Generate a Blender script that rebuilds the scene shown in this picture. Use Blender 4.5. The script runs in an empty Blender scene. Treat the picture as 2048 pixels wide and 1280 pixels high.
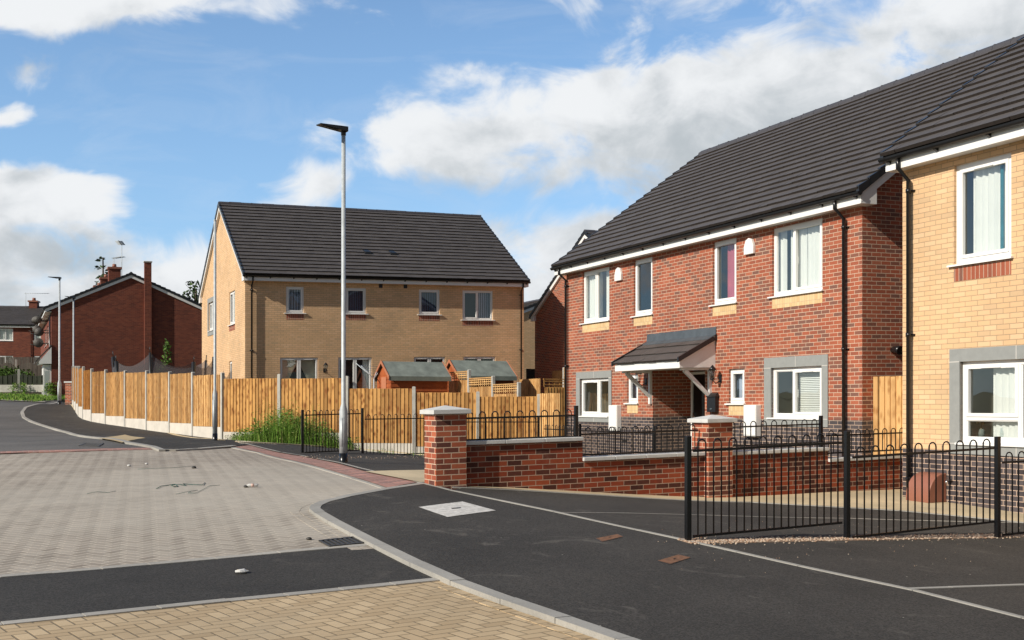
import bpy, bmesh, math, random
import numpy as np
from mathutils import Vector, Matrix
R_ = math.radians
random.seed(7)
sc = bpy.context.scene
COL = sc.collection

# ------------------------------------------------------------------ camera
H = 1.4
cam_d = bpy.data.cameras.new('camera'); cam = bpy.data.objects.new('camera', cam_d); COL.objects.link(cam)
cam.location = (0, 0, H); cam.rotation_euler = (R_(90), 0, 0)
cam_d.sensor_width = 36; cam_d.lens = 2215 / 2048 * 36; cam_d.shift_y = 172 / 2048
cam_d.clip_start = .1; cam_d.clip_end = 3000
sc.camera = cam
# ------------------------------------------------------------------ light
SUN_EL, SUN_AZ = 31.0, 36.6            # light travels towards +X rotated SUN_AZ to +Y
sun_d = bpy.data.lights.new('sun', 'SUN'); sun_d.energy = 4.9; sun_d.angle = R_(.5); sun_d.color = (1, .92, .79)
sun = bpy.data.objects.new('sun', sun_d); COL.objects.link(sun)
ldir = Vector((math.cos(R_(SUN_EL)) * math.cos(R_(SUN_AZ)), math.cos(R_(SUN_EL)) * math.sin(R_(SUN_AZ)), -math.sin(R_(SUN_EL))))
sun.rotation_euler = ldir.to_track_quat('-Z', 'Y').to_euler(); sun.location = (-40, -30, 60)
sc.view_settings.view_transform = 'Standard'; sc.view_settings.look = 'None'
sc.view_settings.exposure = 0.06; sc.view_settings.gamma = 1
sc.cycles.max_bounces = 6; sc.cycles.transparent_max_bounces = 12

def nd(nt, typ, ins=None, **pr):
    n = nt.nodes.new(typ)
    for k, v in pr.items(): setattr(n, k, v)
    for k, v in (ins or {}).items():
        s = n.inputs[k]
        if hasattr(v, 'is_output'): nt.links.new(v, s)
        else: s.default_value = v
    return n
def mth(nt, op, a, b=None, c=None, clamp=False):
    n = nt.nodes.new('ShaderNodeMath'); n.operation = op; n.use_clamp = clamp
    for i, v in enumerate((a, b, c)):
        if v is None: continue
        if hasattr(v, 'is_output'): nt.links.new(v, n.inputs[i])
        else: n.inputs[i].default_value = v
    return n.outputs[0]
def mixc(nt, f, a, b, bt='MIX'):
    n = nt.nodes.new('ShaderNodeMix'); n.data_type = 'RGBA'; n.blend_type = bt; n.clamp_factor = True
    for i, v in ((0, f), (6, a), (7, b)):
        if hasattr(v, 'is_output'): nt.links.new(v, n.inputs[i])
        else: n.inputs[i].default_value = (v if i == 0 else (tuple(v) + (1,))[:4])
    return n.outputs[2]
def ramp(nt, f, stops, interp='LINEAR'):
    n = nt.nodes.new('ShaderNodeValToRGB'); cr = n.color_ramp; cr.interpolation = interp
    while len(cr.elements) < len(stops): cr.elements.new(.5)
    for e, (p, c) in zip(cr.elements, stops): e.position = p; e.color = (tuple(c) + (1,))[:4]
    nt.links.new(f, n.inputs[0]); return n.outputs[0]

# ------------------------------------------------------------------ world: sky and clouds
wd = bpy.data.worlds.new('World'); sc.world = wd; wd.use_nodes = True
def build_world():
    nt = wd.node_tree; nt.nodes.clear()
    sky = nd(nt, 'ShaderNodeTexSky', sky_type='NISHITA', sun_disc=False, sun_elevation=R_(SUN_EL),
             sun_rotation=R_(90 - (SUN_AZ + 180)), air_density=1.0, dust_density=.6, ozone_density=2.2)
    bg1 = nd(nt, 'ShaderNodeBackground', {0: sky.outputs[0], 1: .115})
    tc = nd(nt, 'ShaderNodeTexCoord').outputs['Generated']
    # cloud banks as ellipses on the sky dome: azimuth / elevation tangents (centre x, centre z, radius x, radius z, weight)
    E = [(.08, .247, .22, .062, 1.1), (.25, .265, .20, .085, 1.05), (.42, .33, .16, .10, 1.1), (-.06, .232, .10, .042, .95), (.19, .215, .14, .05, 1.0),
         (.09, .135, .13, .06, .85), (.22, .15, .14, .07, .9), (-.43, .193, .088, .032, 1.25), (-.45, .14, .08, .04, .9),
         (-.38, .055, .22, .085, 1.1), (-.24, .07, .13, .075, .9), (-.42, .362, .20, .032, 1.0), (-.28, .375, .14, .034, .9),
         (-.18, .205, .05, .03, .6), (-.17, .245, .05, .02, .55), (-.43, .31, .05, .02, .42), (-.455, .262, .03, .013, .5),
         (.16, .37, .12, .035, .62), (.28, .39, .10, .03, .6), (1.1, .4, .5, .25, 1), (-1.3, .35, .6, .2, 1), (-.9, .2, .4, .12, 1), (.9, .12, .5, .12, 1)]
    g = bpy.data.node_groups.new('cloud_density', 'ShaderNodeTree')
    g.interface.new_socket('P', in_out='INPUT', socket_type='NodeSocketVector'); g.interface.new_socket('D', in_out='OUTPUT', socket_type='NodeSocketFloat')
    gi = g.nodes.new('NodeGroupInput'); go = g.nodes.new('NodeGroupOutput')
    sp = nd(g, 'ShaderNodeSeparateXYZ', {0: gi.outputs[0]})
    w1 = nd(g, 'ShaderNodeTexNoise', {'Vector': gi.outputs[0], 'Scale': 9., 'Detail': 4., 'Roughness': .55})
    wv = nd(g, 'ShaderNodeVectorMath', {0: w1.outputs['Color'], 1: (.5, .5, .5)}, operation='SUBTRACT')
    wsc = nd(g, 'ShaderNodeVectorMath', {0: wv.outputs[0], 'Scale': .05}, operation='SCALE')
    pw = nd(g, 'ShaderNodeVectorMath', {0: gi.outputs[0], 1: wsc.outputs[0]}, operation='ADD')
    acc = None
    for cx, cz, rx, rz, wt in E:
        a = nd(g, 'ShaderNodeVectorMath', {0: pw.outputs[0], 1: (cx, 0, cz)}, operation='SUBTRACT')
        b = nd(g, 'ShaderNodeVectorMath', {0: a.outputs[0], 1: (1 / rx, 0, 1 / rz)}, operation='MULTIPLY')
        l = nd(g, 'ShaderNodeVectorMath', {0: b.outputs[0]}, operation='LENGTH')
        m = mth(g, 'MULTIPLY', mth(g, 'SUBTRACT', 1.0, l.outputs['Value']), wt)
        acc = m if acc is None else mth(g, 'SMOOTH_MAX', acc, m, .15)
    acc = mth(g, 'SMOOTH_MIN', acc, .55, .25)
    st = nd(g, 'ShaderNodeVectorMath', {0: gi.outputs[0], 1: (1, 1, 1.5)}, operation='MULTIPLY')
    n1 = nd(g, 'ShaderNodeTexNoise', {'Vector': st.outputs[0], 'Scale': 10., 'Detail': 12., 'Roughness': .56, 'Distortion': .6})
    n2 = nd(g, 'ShaderNodeTexNoise', {'Vector': st.outputs[0], 'Scale': 4., 'Detail': 3., 'Roughness': .5})
    nn = mth(g, 'ADD', mth(g, 'MULTIPLY', mth(g, 'SUBTRACT', n1.outputs['Fac'], .5), 1.9), mth(g, 'MULTIPLY', mth(g, 'SUBTRACT', n2.outputs['Fac'], .5), .5))
    g.links.new(mth(g, 'ADD', acc, nn), go.inputs[0])
    s3 = nd(nt, 'ShaderNodeSeparateXYZ', {0: tc})
    ymax = mth(nt, 'MAXIMUM', mth(nt, 'ABSOLUTE', s3.outputs[1]), .15)
    px = mth(nt, 'DIVIDE', s3.outputs[0], ymax); pz = mth(nt, 'DIVIDE', s3.outputs[2], ymax)
    P = nd(nt, 'ShaderNodeCombineXYZ', {0: px, 1: .37, 2: pz}).outputs[0]
    def dens(vec):
        n = nt.nodes.new('ShaderNodeGroup'); n.node_tree = g; nt.links.new(vec, n.inputs[0]); return n.outputs[0]
    d0 = dens(P)
    P2 = nd(nt, 'ShaderNodeVectorMath', {0: P, 1: (-.02, 0, .05)}, operation='ADD').outputs[0]
    d1 = dens(P2)
    al = nd(nt, 'ShaderNodeMapRange', {'Value': d0, 'From Min': -.08, 'From Max': .5}, interpolation_type='SMOOTHERSTEP').outputs[0]
    veil = nd(nt, 'ShaderNodeMapRange', {'Value': pz, 'From Min': .0, 'From Max': .40, 'To Min': .55, 'To Max': .12}).outputs[0]
    tx = nd(nt, 'ShaderNodeTexNoise', {'Vector': P, 'Scale': 16., 'Detail': 8., 'Roughness': .6}).outputs['Fac']
    d1 = mth(nt, 'ADD', d1, mth(nt, 'MULTIPLY', mth(nt, 'SUBTRACT', tx, .5), 1.1))
    sh = nd(nt, 'ShaderNodeMapRange', {'Value': mth(nt, 'ADD', mth(nt, 'MULTIPLY', d1, .75), mth(nt, 'MULTIPLY', d0, .35)), 'From Min': .0, 'From Max': .85}, interpolation_type='SMOOTHSTEP').outputs[0]
    cc = ramp(nt, sh, [(0, (.84, .86, .88)), (.3, (.74, .765, .79)), (.65, (.61, .645, .675)), (1, (.48, .525, .56))])
    bg2 = nd(nt, 'ShaderNodeBackground', {0: cc, 1: 1.0})
    bgv = nd(nt, 'ShaderNodeBackground', {0: (.36, .62, .93, 1), 1: 1.0})
    mxv = nd(nt, 'ShaderNodeMixShader', {0: veil, 1: bg1.outputs[0], 2: bgv.outputs[0]})
    wf = nd(nt, 'ShaderNodeMapRange', {'Value': s3.outputs[1], 'From Min': -.05, 'From Max': .35}, interpolation_type='SMOOTHSTEP').outputs[0]
    nt.links.new(mth(nt, 'MULTIPLY', veil, wf), mxv.inputs[0])
    al = mth(nt, 'MULTIPLY', al, mth(nt, 'ADD', mth(nt, 'MULTIPLY', wf, .85), .15))
    ci = nd(nt, 'ShaderNodeTexNoise', {'Vector': nd(nt, 'ShaderNodeVectorMath', {0: P, 1: (2.2, 1, 7.)}, operation='MULTIPLY').outputs[0], 'Scale': 3., 'Detail': 8., 'Roughness': .62, 'Distortion': 1.}).outputs['Fac']
    cir = nd(nt, 'ShaderNodeMapRange', {'Value': ci, 'From Min': .48, 'From Max': .88, 'To Max': .2}).outputs[0]
    al = mth(nt, 'MAXIMUM', al, cir)
    mx = nd(nt, 'ShaderNodeMixShader', {0: al, 1: mxv.outputs[0], 2: bg2.outputs[0]})
    tint = mixc(nt, wf, (.50, .48, .46), (1.06, 1.22, 1.36))
    nt.links.new(mixc(nt, 1., sky.outputs[0], tint, 'MULTIPLY'), bg1.inputs[0])
    out = nd(nt, 'ShaderNodeOutputWorld', {0: mx.outputs[0]})
build_world()

# ------------------------------------------------------------------ terrain height
CP = np.array([(1.74, 10.97, .063), (3.56, 11.8, -.017), (5.6, 12.8, -.12), (6.1, 17.3, -.01), (-1.04, 15.15, .31), (3.05, 17.17, -.03),
    (-3.06, 20.1, .38), (-7.07, 26.4, .60), (-8.9, 33.8, .44), (-10.9, 38, .5), (-13.85, 41.8, .72), (-17.6, 48, .97), (-21.8, 55, 1.42),
    (-21.5, 52.7, 1.5), (-27, 63, 2.0), (-40, 95, 3.6), (-2.4, 7.1, .06), (-3, 9.4, .07), (-1.6, 10.5, .12), (0, 0, 0), (3, 5, -.08), (-8, 5, .1),
    (-10, 15, .22), (-15, 25, .45), (-3, 34, .02), (.9, 34.5, -.02), (1.5, 30, 0), (10, 25, 0), (10, 12, -.3), (10, 40, .3), (20, 60, .9), (40, 95, 2),
    (-42, 50, 1.75), (10, 5, -.4), (-30, 30, .9), (-4.65, 24.6, .35), (4, 23, 0), (6.3, 20, -.02), (-10, 44, .9), (-5, 50, .9), (-27, 45, 1.2), (-25, 38, .85), (0, 50, .6), (8, 16, -.08), (-12, 0, .1)])
def _tps(d2): return np.where(d2 > 1e-12, .5 * d2 * np.log(np.maximum(d2, 1e-12)), 0)
def _fit():
    n = len(CP); K = _tps(((CP[:, None, :2] - CP[None, :, :2]) ** 2).sum(-1)) + np.eye(n) * 1.5
    Pm = np.c_[np.ones(n), CP[:, :2]]
    A = np.zeros((n + 3, n + 3)); A[:n, :n] = K; A[:n, n:] = Pm; A[n:, :n] = Pm.T
    return np.linalg.solve(A, np.r_[CP[:, 2], 0, 0, 0])
TW = _fit()
def zgv(XY):
    XY = np.asarray(XY, float).copy(); XY[:, 0] = np.clip(XY[:, 0], -50, 30); XY[:, 1] = np.clip(XY[:, 1], -2, 100)
    U = _tps(((XY[:, None, :] - CP[None, :, :2]) ** 2).sum(-1))
    return U @ TW[:-3] + TW[-3] + XY @ TW[-2:]
def zg(x, y): return float(zgv([(x, y)])[0])
def Wp(u, v, Y): return Vector(((u - 1024) / 2215 * Y, Y, H + (812 - v) / 2215 * Y))
def G(u, v, off=0.0):
    lo, hi = 2.0, 150.0; kx = (u - 1024) / 2215; kz = (812 - v) / 2215
    Ys = np.linspace(lo, hi, 700) ** 1.0
    h = H + kz * Ys - zgv(np.c_[kx * Ys, Ys]) - off
    i = int(np.argmax(h < 0)) if (h < 0).any() else len(Ys) - 1
    if i == 0: i = 1
    a, b = Ys[i - 1], Ys[i]
    for _ in range(25):
        m = (a + b) / 2
        if H + kz * m - zg(kx * m, m) - off < 0: b = m
        else: a = m
    return Vector((kx * a, a, zg(kx * a, a) + off))

# ------------------------------------------------------------------ things, parts, mesh builder
def tag(o, label=None, cat=None, group=None, kind=None):
    if label: o['label'] = label
    if cat: o['category'] = cat
    if group: o['group'] = group
    if kind: o['kind'] = kind
    return o
def thing(name, label, cat, loc=(0, 0, 0), group=None):
    o = bpy.data.objects.new(name, None); COL.objects.link(o); o.location = loc; o.empty_display_size = .2
    return tag(o, label, cat, group)
def root_loc(o):
    v = Vector(o.location)
    while o.parent: o = o.parent; v = v + o.location
    return v
D1 = Vector((.4197, -.9078, 0)); D2 = Vector((.9078, .4197, .02)); UP = Vector((0, 0, 1))
class Fr:
    def __init__(s, o, ea=Vector((1, 0, 0)), eb=Vector((0, 1, 0)), ec=UP): s.o, s.ea, s.eb, s.ec = Vector(o), Vector(ea), Vector(eb), Vector(ec)
    def __call__(s, p): return s.o + s.ea * p[0] + s.eb * p[1] + s.ec * p[2]
    def at(s, a=0, b=0, c=0): return Fr(s((a, b, c)), s.ea, s.eb, s.ec)
    def left(s, D): return Fr(s((0, D, 0)), -s.eb, s.ea, s.ec)
    def right(s, L): return Fr(s((L, 0, 0)), s.eb, -s.ea, s.ec)
    def back(s, L, D): return Fr(s((L, D, 0)), -s.ea, -s.eb, s.ec)
    def a(s, u):
        k = (u - 1024) / 2215; return (s.o.y * k - s.o.x) / (s.ea.x - s.ea.y * k)
ID = Fr((0, 0, 0))
class MB:
    def __init__(s): s.v = []; s.f = []; s.m = []; s.uv = []; s.sm = []
    def face(s, pts, m=0, uv=None, smooth=False):
        i = len(s.v); s.v += [tuple(p) for p in pts]; s.f.append(tuple(range(i, i + len(pts)))); s.m.append(m); s.uv.append(uv); s.sm.append(smooth)
    def box(s, x0, x1, y0, y1, z0, z1, m=0):
        if x0 > x1: x0, x1 = x1, x0
        if y0 > y1: y0, y1 = y1, y0
        P = [(x0, y0, z0), (x1, y0, z0), (x1, y1, z0), (x0, y1, z0), (x0, y0, z1), (x1, y0, z1), (x1, y1, z1), (x0, y1, z1)]
        for q in ((0, 1, 5, 4), (1, 2, 6, 5), (2, 3, 7, 6), (3, 0, 4, 7), (4, 5, 6, 7), (3, 2, 1, 0)): s.face([P[i] for i in q], m)
        return s
    def hexa(s, P, m=0):
        for q in ((0, 1, 5, 4), (1, 2, 6, 5), (2, 3, 7, 6), (3, 0, 4, 7), (4, 5, 6, 7), (3, 2, 1, 0)): s.face([P[i] for i in q], m)
        return s
    def prism(s, poly, axis, lo, hi, m=0):
        def mk(p, t):
            if axis == 'x': return (t, p[0], p[1])
            if axis == 'y': return (p[0], t, p[1])
            return (p[0], p[1], t)
        A = [mk(p, lo) for p in poly]; B = [mk(p, hi) for p in poly]; n = len(poly)
        s.face(A[::-1], m); s.face(B, m)
        for i in range(n): s.face([A[i], A[(i + 1) % n], B[(i + 1) % n], B[i]], m)
        return s
    def tube(s, pts, r, n=8, m=0, cap=True):
        pts = [Vector(p) for p in pts]; rs = r if isinstance(r, (list, tuple)) else [r] * len(pts); rings = []
        for i, p in enumerate(pts):
            d = (pts[min(i + 1, len(pts) - 1)] - pts[max(i - 1, 0)])
            d = d.normalized() if d.length > 1e-9 else UP
            x = d.cross(Vector((.3, .5, .81)) if abs(d.z) < .9 else Vector((1, 0, 0))).normalized(); y = d.cross(x)
            rings.append([p + (x * math.cos(2 * math.pi * k / n) + y * math.sin(2 * math.pi * k / n)) * rs[i] for k in range(n)])
        for A, B in zip(rings, rings[1:]):
            for k in range(n): s.face([A[k], A[(k + 1) % n], B[(k + 1) % n], B[k]], m, smooth=True)
        if cap: s.face(rings[0][::-1], m); s.face(rings[-1], m)
        return s
    def ball(s, c, r, n=8, m=0, sz=(1, 1, 1)):
        c = Vector(c); k = n // 2
        g = lambda i, j: c + Vector((r * sz[0] * math.sin(math.pi * i / k) * math.cos(2 * math.pi * j / n), r * sz[1] * math.sin(math.pi * i / k) * math.sin(2 * math.pi * j / n), r * sz[2] * math.cos(math.pi * i / k)))
        for i in range(k):
            for j in range(n): s.face([g(i, j), g(i + 1, j), g(i + 1, j + 1), g(i, j + 1)], m, smooth=True)
        return s
    def build(s, name, mats, parent=None, F=ID, loc=None, bevel=0, label=None):
        if not isinstance(mats, (list, tuple)): mats = [mats]
        base = root_loc(parent) if parent else (Vector(loc) if loc is not None else Vector((0, 0, 0)))
        me = bpy.data.meshes.new(name)
        me.from_pydata([tuple(F(p) - base) for p in s.v], [], s.f)
        uvl = me.uv_layers.new(name='UVMap').data
        k = 0; buf = np.zeros(len(me.loops) * 2)
        for fi, f in enumerate(s.f):
            if s.uv[fi]: U = s.uv[fi]
            else:
                P = [s.v[i] for i in f]
                nx = ny = nz = 0.0
                for i in range(len(P)):
                    p, q = P[i], P[(i + 1) % len(P)]
                    nx += (p[1] - q[1]) * (p[2] + q[2]); ny += (p[2] - q[2]) * (p[0] + q[0]); nz += (p[0] - q[0]) * (p[1] + q[1])
                nx, ny, nz = abs(nx), abs(ny), abs(nz)
                if ny >= nx and ny >= nz: U = [(p[0], p[2]) for p in P]
                elif nx >= nz: U = [(p[1] + .056, p[2]) for p in P]
                else: U = [(p[0], p[1]) for p in P]
            for u in U: buf[k] = u[0]; buf[k + 1] = u[1]; k += 2
        uvl.foreach_set('uv', buf)
        for mt in mats: me.materials.append(mt)
        me.polygons.foreach_set('material_index', s.m); me.polygons.foreach_set('use_smooth', s.sm)
        bm = bmesh.new(); bm.from_mesh(me); bmesh.ops.remove_doubles(bm, verts=bm.verts, dist=1e-5); bmesh.ops.recalc_face_normals(bm, faces=bm.faces); bm.to_mesh(me); bm.free()
        me.update()
        o = bpy.data.objects.new(name, me); COL.objects.link(o)
        if parent: o.parent = parent
        else: o.location = base
        if bevel:
            b = o.modifiers.new('bevel', 'BEVEL'); b.width = bevel; b.segments = 2; b.limit_method = 'ANGLE'
        if label: o['label'] = label
        return o
def copy_tree(o, parent=None):
    c = o.copy(); COL.objects.link(c); c.parent = parent
    for ch in list(o.children): copy_tree(ch, c)
    return c

# ------------------------------------------------------------------ materials
def newmat(name):
    m = bpy.data.materials.new(name); m.use_nodes = True; nt = m.node_tree
    return m, nt, nt.nodes['Principled BSDF']
def bump(nt, bs, h, strength=.3, dist=.01):
    b = nd(nt, 'ShaderNodeBump', {'Height': h, 'Strength': strength, 'Distance': dist}); nt.links.new(b.outputs[0], bs.inputs['Normal'])
def simple(name, col, rough=.5, var=.12, scale=6., metal=0., bmp=0., spec=None, pos=True):
    m, nt, bs = newmat(name)
    P = nd(nt, 'ShaderNodeNewGeometry').outputs['Position']
    n = nd(nt, 'ShaderNodeTexNoise', {'Vector': P, 'Scale': scale, 'Detail': 5., 'Roughness': .6}).outputs['Fac']
    c2 = tuple(min(1, c * (1 + var)) for c in col); c1 = tuple(c * (1 - var) for c in col)
    nt.links.new(ramp(nt, n, [(.3, c1), (.7, c2)]), bs.inputs['Base Color'])
    bs.inputs['Roughness'].default_value = rough; bs.inputs['Metallic'].default_value = metal
    if spec is not None: bs.inputs['Specular IOR Level'].default_value = spec
    if bmp: bump(nt, bs, nd(nt, 'ShaderNodeTexNoise', {'Vector': P, 'Scale': scale * 12, 'Detail': 3.}).outputs['Fac'], bmp, .004)
    return m
def brick(name, stops, mortar, bw=.225, rh=.075, ms=.011, off=.5, swap=False, streak=None, rough=.85, mbump=.5, nz=.45):
    m, nt, bs = newmat(name)
    uv = nd(nt, 'ShaderNodeUVMap', uv_map='UVMap').outputs[0]
    if swap:
        s = nd(nt, 'ShaderNodeSeparateXYZ', {0: uv}); uv = nd(nt, 'ShaderNodeCombineXYZ', {0: s.outputs[1], 1: s.outputs[0]}).outputs[0]
    br = nd(nt, 'ShaderNodeTexBrick', {'Vector': uv, 'Color1': (0, 0, 0, 1), 'Color2': (1, 1, 1, 1), 'Mortar': (.5, .5, .5, 1), 'Scale': 1., 'Mortar Size': ms / 2, 'Mortar Smooth': .15, 'Bias': 0., 'Brick Width': bw, 'Row Height': rh}, offset=off, squash=1.)
    rnd = nd(nt, 'ShaderNodeSeparateColor', {0: br.outputs['Color']}).outputs[0]
    P = nd(nt, 'ShaderNodeNewGeometry').outputs['Position']
    n1 = nd(nt, 'ShaderNodeTexNoise', {'Vector': P, 'Scale': 14., 'Detail': 5., 'Roughness': .65}).outputs['Fac']
    n0 = nd(nt, 'ShaderNodeTexNoise', {'Vector': P, 'Scale': .9, 'Detail': 3.}).outputs['Fac']
    r2 = mth(nt, 'ADD', rnd, mth(nt, 'MULTIPLY', mth(nt, 'SUBTRACT', n1, .5), nz), clamp=True)
    c = ramp(nt, r2, stops)
    mo = mixc(nt, n1, tuple(x * .8 for x in mortar), tuple(min(1, x * 1.2) for x in mortar))
    c = mixc(nt, br.outputs['Fac'], c, mo)
    c = mixc(nt, 1.0, c, ramp(nt, n0, [(.3, (.88, .88, .88)), (.7, (1.08, 1.06, 1.04))]), 'MULTIPLY')
    if streak:
        n3 = nd(nt, 'ShaderNodeTexNoise', {'Vector': P, 'Scale': 1.3, 'Detail': 6., 'Roughness': .7}).outputs['Fac']
        c = mixc(nt, nd(nt, 'ShaderNodeMapRange', {'Value': n3, 'From Min': .6, 'From Max': .85, 'To Max': .22}).outputs[0], c, streak)
    nt.links.new(c, bs.inputs['Base Color']); bs.inputs['Roughness'].default_value = rough; bs.inputs['Specular IOR Level'].default_value = .25
    hgt = mth(nt, 'ADD', mth(nt, 'SUBTRACT', 1., br.outputs['Fac']), mth(nt, 'MULTIPLY', n1, .35))
    bump(nt, bs, hgt, mbump, .006)
    return m
RED = [(0, (.185, .092, .072)), (.22, (.23, .093, .064)), (.42, (.305, .089, .052)), (.78, (.36, .105, .058)), (1, (.39, .135, .08))]
REDD = [(0, (.06, .022, .018)), (.3, (.11, .036, .024)), (.55, (.24, .046, .022)), (1, (.31, .072, .032))]
M = {}
M['red'] = brick('red_brick', RED, (.56, .42, .32), streak=(.55, .42, .36), ms=.012, nz=.6)
M['redwall'] = brick('red_wall_brick', REDD, (.40, .29, .22), streak=(.5, .4, .34))
M['blue'] = brick('blue_brick', [(0, (.042, .034, .036)), (.5, (.07, .062, .068)), (1, (.105, .088, .09))], (.50, .37, .29))
M['buff'] = brick('buff_brick', [(0, (.59, .415, .25)), (.2, (.66, .44, .25)), (.7, (.70, .465, .27)), (1, (.73, .50, .305))], (.40, .28, .18), ms=.011, mbump=.5, nz=.2)
M['farred'] = brick('old_red_brick', [(0, (.12, .036, .026)), (.5, (.165, .045, .029)), (1, (.21, .062, .036))], (.19, .09, .065), nz=.3)
M['buffsold'] = brick('buff_soldier_brick', [(0, (.60, .42, .22)), (1, (.72, .52, .30))], (.5, .38, .25), bw=.215, rh=.075, off=0, swap=True)
M['redsold'] = brick('red_soldier_brick', RED, (.52, .40, .31), bw=.215, rh=.075, off=0, swap=True)
def m_tile():
    m, nt, bs = newmat('roof_tile')
    uv = nd(nt, 'ShaderNodeUVMap', uv_map='UVMap').outputs[0]
    br = nd(nt, 'ShaderNodeTexBrick', {'Vector': uv, 'Color1': (0, 0, 0, 1), 'Color2': (1, 1, 1, 1), 'Mortar': (.3, .3, .3, 1), 'Scale': 1., 'Mortar Size': .003, 'Mortar Smooth': .3, 'Brick Width': .30, 'Row Height': .30}, offset=.5)
    rnd = nd(nt, 'ShaderNodeSeparateColor', {0: br.outputs['Color']}).outputs[0]
    P = nd(nt, 'ShaderNodeNewGeometry').outputs['Position']
    n1 = nd(nt, 'ShaderNodeTexNoise', {'Vector': P, 'Scale': 3., 'Detail': 7., 'Roughness': .7}).outputs['Fac']
    c = ramp(nt, mth(nt, 'ADD', mth(nt, 'MULTIPLY', rnd, .35), mth(nt, 'MULTIPLY', n1, .65)), [(.1, (.066, .058, .055)), (.9, (.104, .093, .088))])
    c = mixc(nt, mth(nt, 'MULTIPLY', br.outputs['Fac'], .55), c, (.02, .017, .017))
    n2 = nd(nt, 'ShaderNodeTexNoise', {'Vector': P, 'Scale': 2.2, 'Detail': 2.}).outputs['Fac']
    c = mixc(nt, nd(nt, 'ShaderNodeMapRange', {'Value': n2, 'From Min': .74, 'From Max': .8, 'To Max': .25}).outputs[0], c, (.16, .15, .14))
    nt.links.new(c, bs.inputs['Base Color']); bs.inputs['Roughness'].default_value = .62; bs.inputs['Specular IOR Level'].default_value = .35
    bump(nt, bs, mth(nt, 'SUBTRACT', n1, br.outputs['Fac']), .25, .01)
    return m
M['tile'] = m_tile()
M['tilebutt'] = simple('tile_edge', (.026, .019, .016), .9, .35, 20)  # brownish butt edge, darkened to paint the shadow line under each tile course
M['ridge'] = simple('ridge_tile', (.055, .052, .058), .6, .15, 8)
M['verge'] = simple('verge_plastic', (.016, .017, .02), .35, .1, 5)
M['blackpl'] = simple('black_plastic', (.011, .011, .013), .28, .1, 5)
M['white'] = simple('white_upvc', (.80, .80, .79), .35, .02, 3)
M['fascia'] = simple('white_fascia', (.78, .78, .775), .4, .03, 2)
M['soffit'] = simple('white_soffit', (.74, .74, .73), .5, .03, 2)
M['surround'] = simple('grey_stone', (.27, .28, .275), .8, .07, 10, bmp=.1)
M['stonejoint'] = simple('stone_joint', (.55, .53, .5), .9, .05, 10)
M['door'] = simple('black_door', (.008, .008, .009), .3, .1, 5)
M['lead'] = simple('lead_flashing', (.085, .10, .115), .5, .2, 4, metal=.2)
M['chrome'] = simple('chrome', (.7, .7, .7), .2, .05, 5, metal=1.)
M['concrete'] = simple('concrete', (.44, .43, .40), .9, .16, 5, bmp=.25)
M['cap'] = simple('cast_stone', (.56, .56, .55), .85, .08, 7, bmp=.15)
M['gravelboard'] = simple('gravel_board', (.60, .56, .50), .9, .12, 3, bmp=.2)
M['galv'] = simple('galvanised_steel', (.46, .50, .53), .55, .16, 9, metal=.15)
M['rail'] = simple('black_railing_paint', (.008, .008, .009), .25, .1, 8)
M['felt'] = simple('green_roof_felt', (.175, .20, .178), .9, .25, 3, bmp=.2)
M['terra'] = simple('terracotta_plastic', (.27, .108, .07), .5, .1, 5)
M['rust'] = simple('rusty_iron', (.19, .09, .045), .9, .4, 25, bmp=.4)
M['iron'] = simple('cast_iron', (.05, .046, .042), .6, .3, 20)
M['hole'] = simple('dark_void', (.006, .006, .006), .9, 0, 5)
M['room'] = simple('room_plaster', (.42, .40, .33), .9, .05, 2)
M['roomdark'] = simple('room_dark', (.06, .058, .055), .9, .2, 2)
M['curtain'] = simple('white_curtain', (.80, .79, .75), .9, .03, 3)
M['cream'] = simple('cream_curtain', (.62, .56, .42), .9, .05, 3)
M['pink'] = simple('pink_curtain', (.46, .10, .15), .8, .15, 3)
M['teal'] = simple('teal_curtain', (.03, .17, .21), .8, .2, 12)
M['blind'] = simple('grey_blind', (.42, .46, .58), .7, .05, 3)
M['bluepane'] = simple('obscured_blind', (.10, .13, .22), .5, .05, 3)
M['dish'] = simple('dish_grey', (.07, .065, .06), .6, .1, 4)
def m_glass():
    m, nt, bs = newmat('window_glass'); nt.nodes.remove(bs); out = nt.nodes['Material Output']
    P = nd(nt, 'ShaderNodeNewGeometry').outputs['Position']
    bp = nd(nt, 'ShaderNodeBump', {'Height': nd(nt, 'ShaderNodeTexNoise', {'Vector': P, 'Scale': 1.6, 'Detail': 1.}).outputs['Fac'], 'Strength': .06, 'Distance': .05}).outputs[0]
    gl = nd(nt, 'ShaderNodeBsdfGlossy', {'Color': (.95, .98, 1, 1), 'Roughness': .01, 'Normal': bp})
    tr = nd(nt, 'ShaderNodeBsdfTransparent', {'Color': (.86, .9, .9, 1)})
    fr = mth(nt, 'POWER', nd(nt, 'ShaderNodeLayerWeight', {'Blend': .5}).outputs['Facing'], 4.5)
    mx = nd(nt, 'ShaderNodeMixShader', {0: mth(nt, 'ADD', mth(nt, 'MULTIPLY', fr, .85), .115), 1: tr.outputs[0], 2: gl.outputs[0]})
    nt.links.new(mx.outputs[0], out.inputs[0]); return m
M['glass'] = m_glass()
def m_net():
    m, nt, bs = newmat('trampoline_net'); out = nt.nodes['Material Output']
    bs.inputs['Base Color'].default_value = (.10, .09, .10, 1); bs.inputs['Roughness'].default_value = .8
    tr = nd(nt, 'ShaderNodeBsdfTransparent', {})
    mx = nd(nt, 'ShaderNodeMixShader', {0: .62, 1: tr.outputs[0], 2: bs.outputs[0]}); nt.links.new(mx.outputs[0], out.inputs[0]); return m
M['net'] = m_net()
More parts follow.
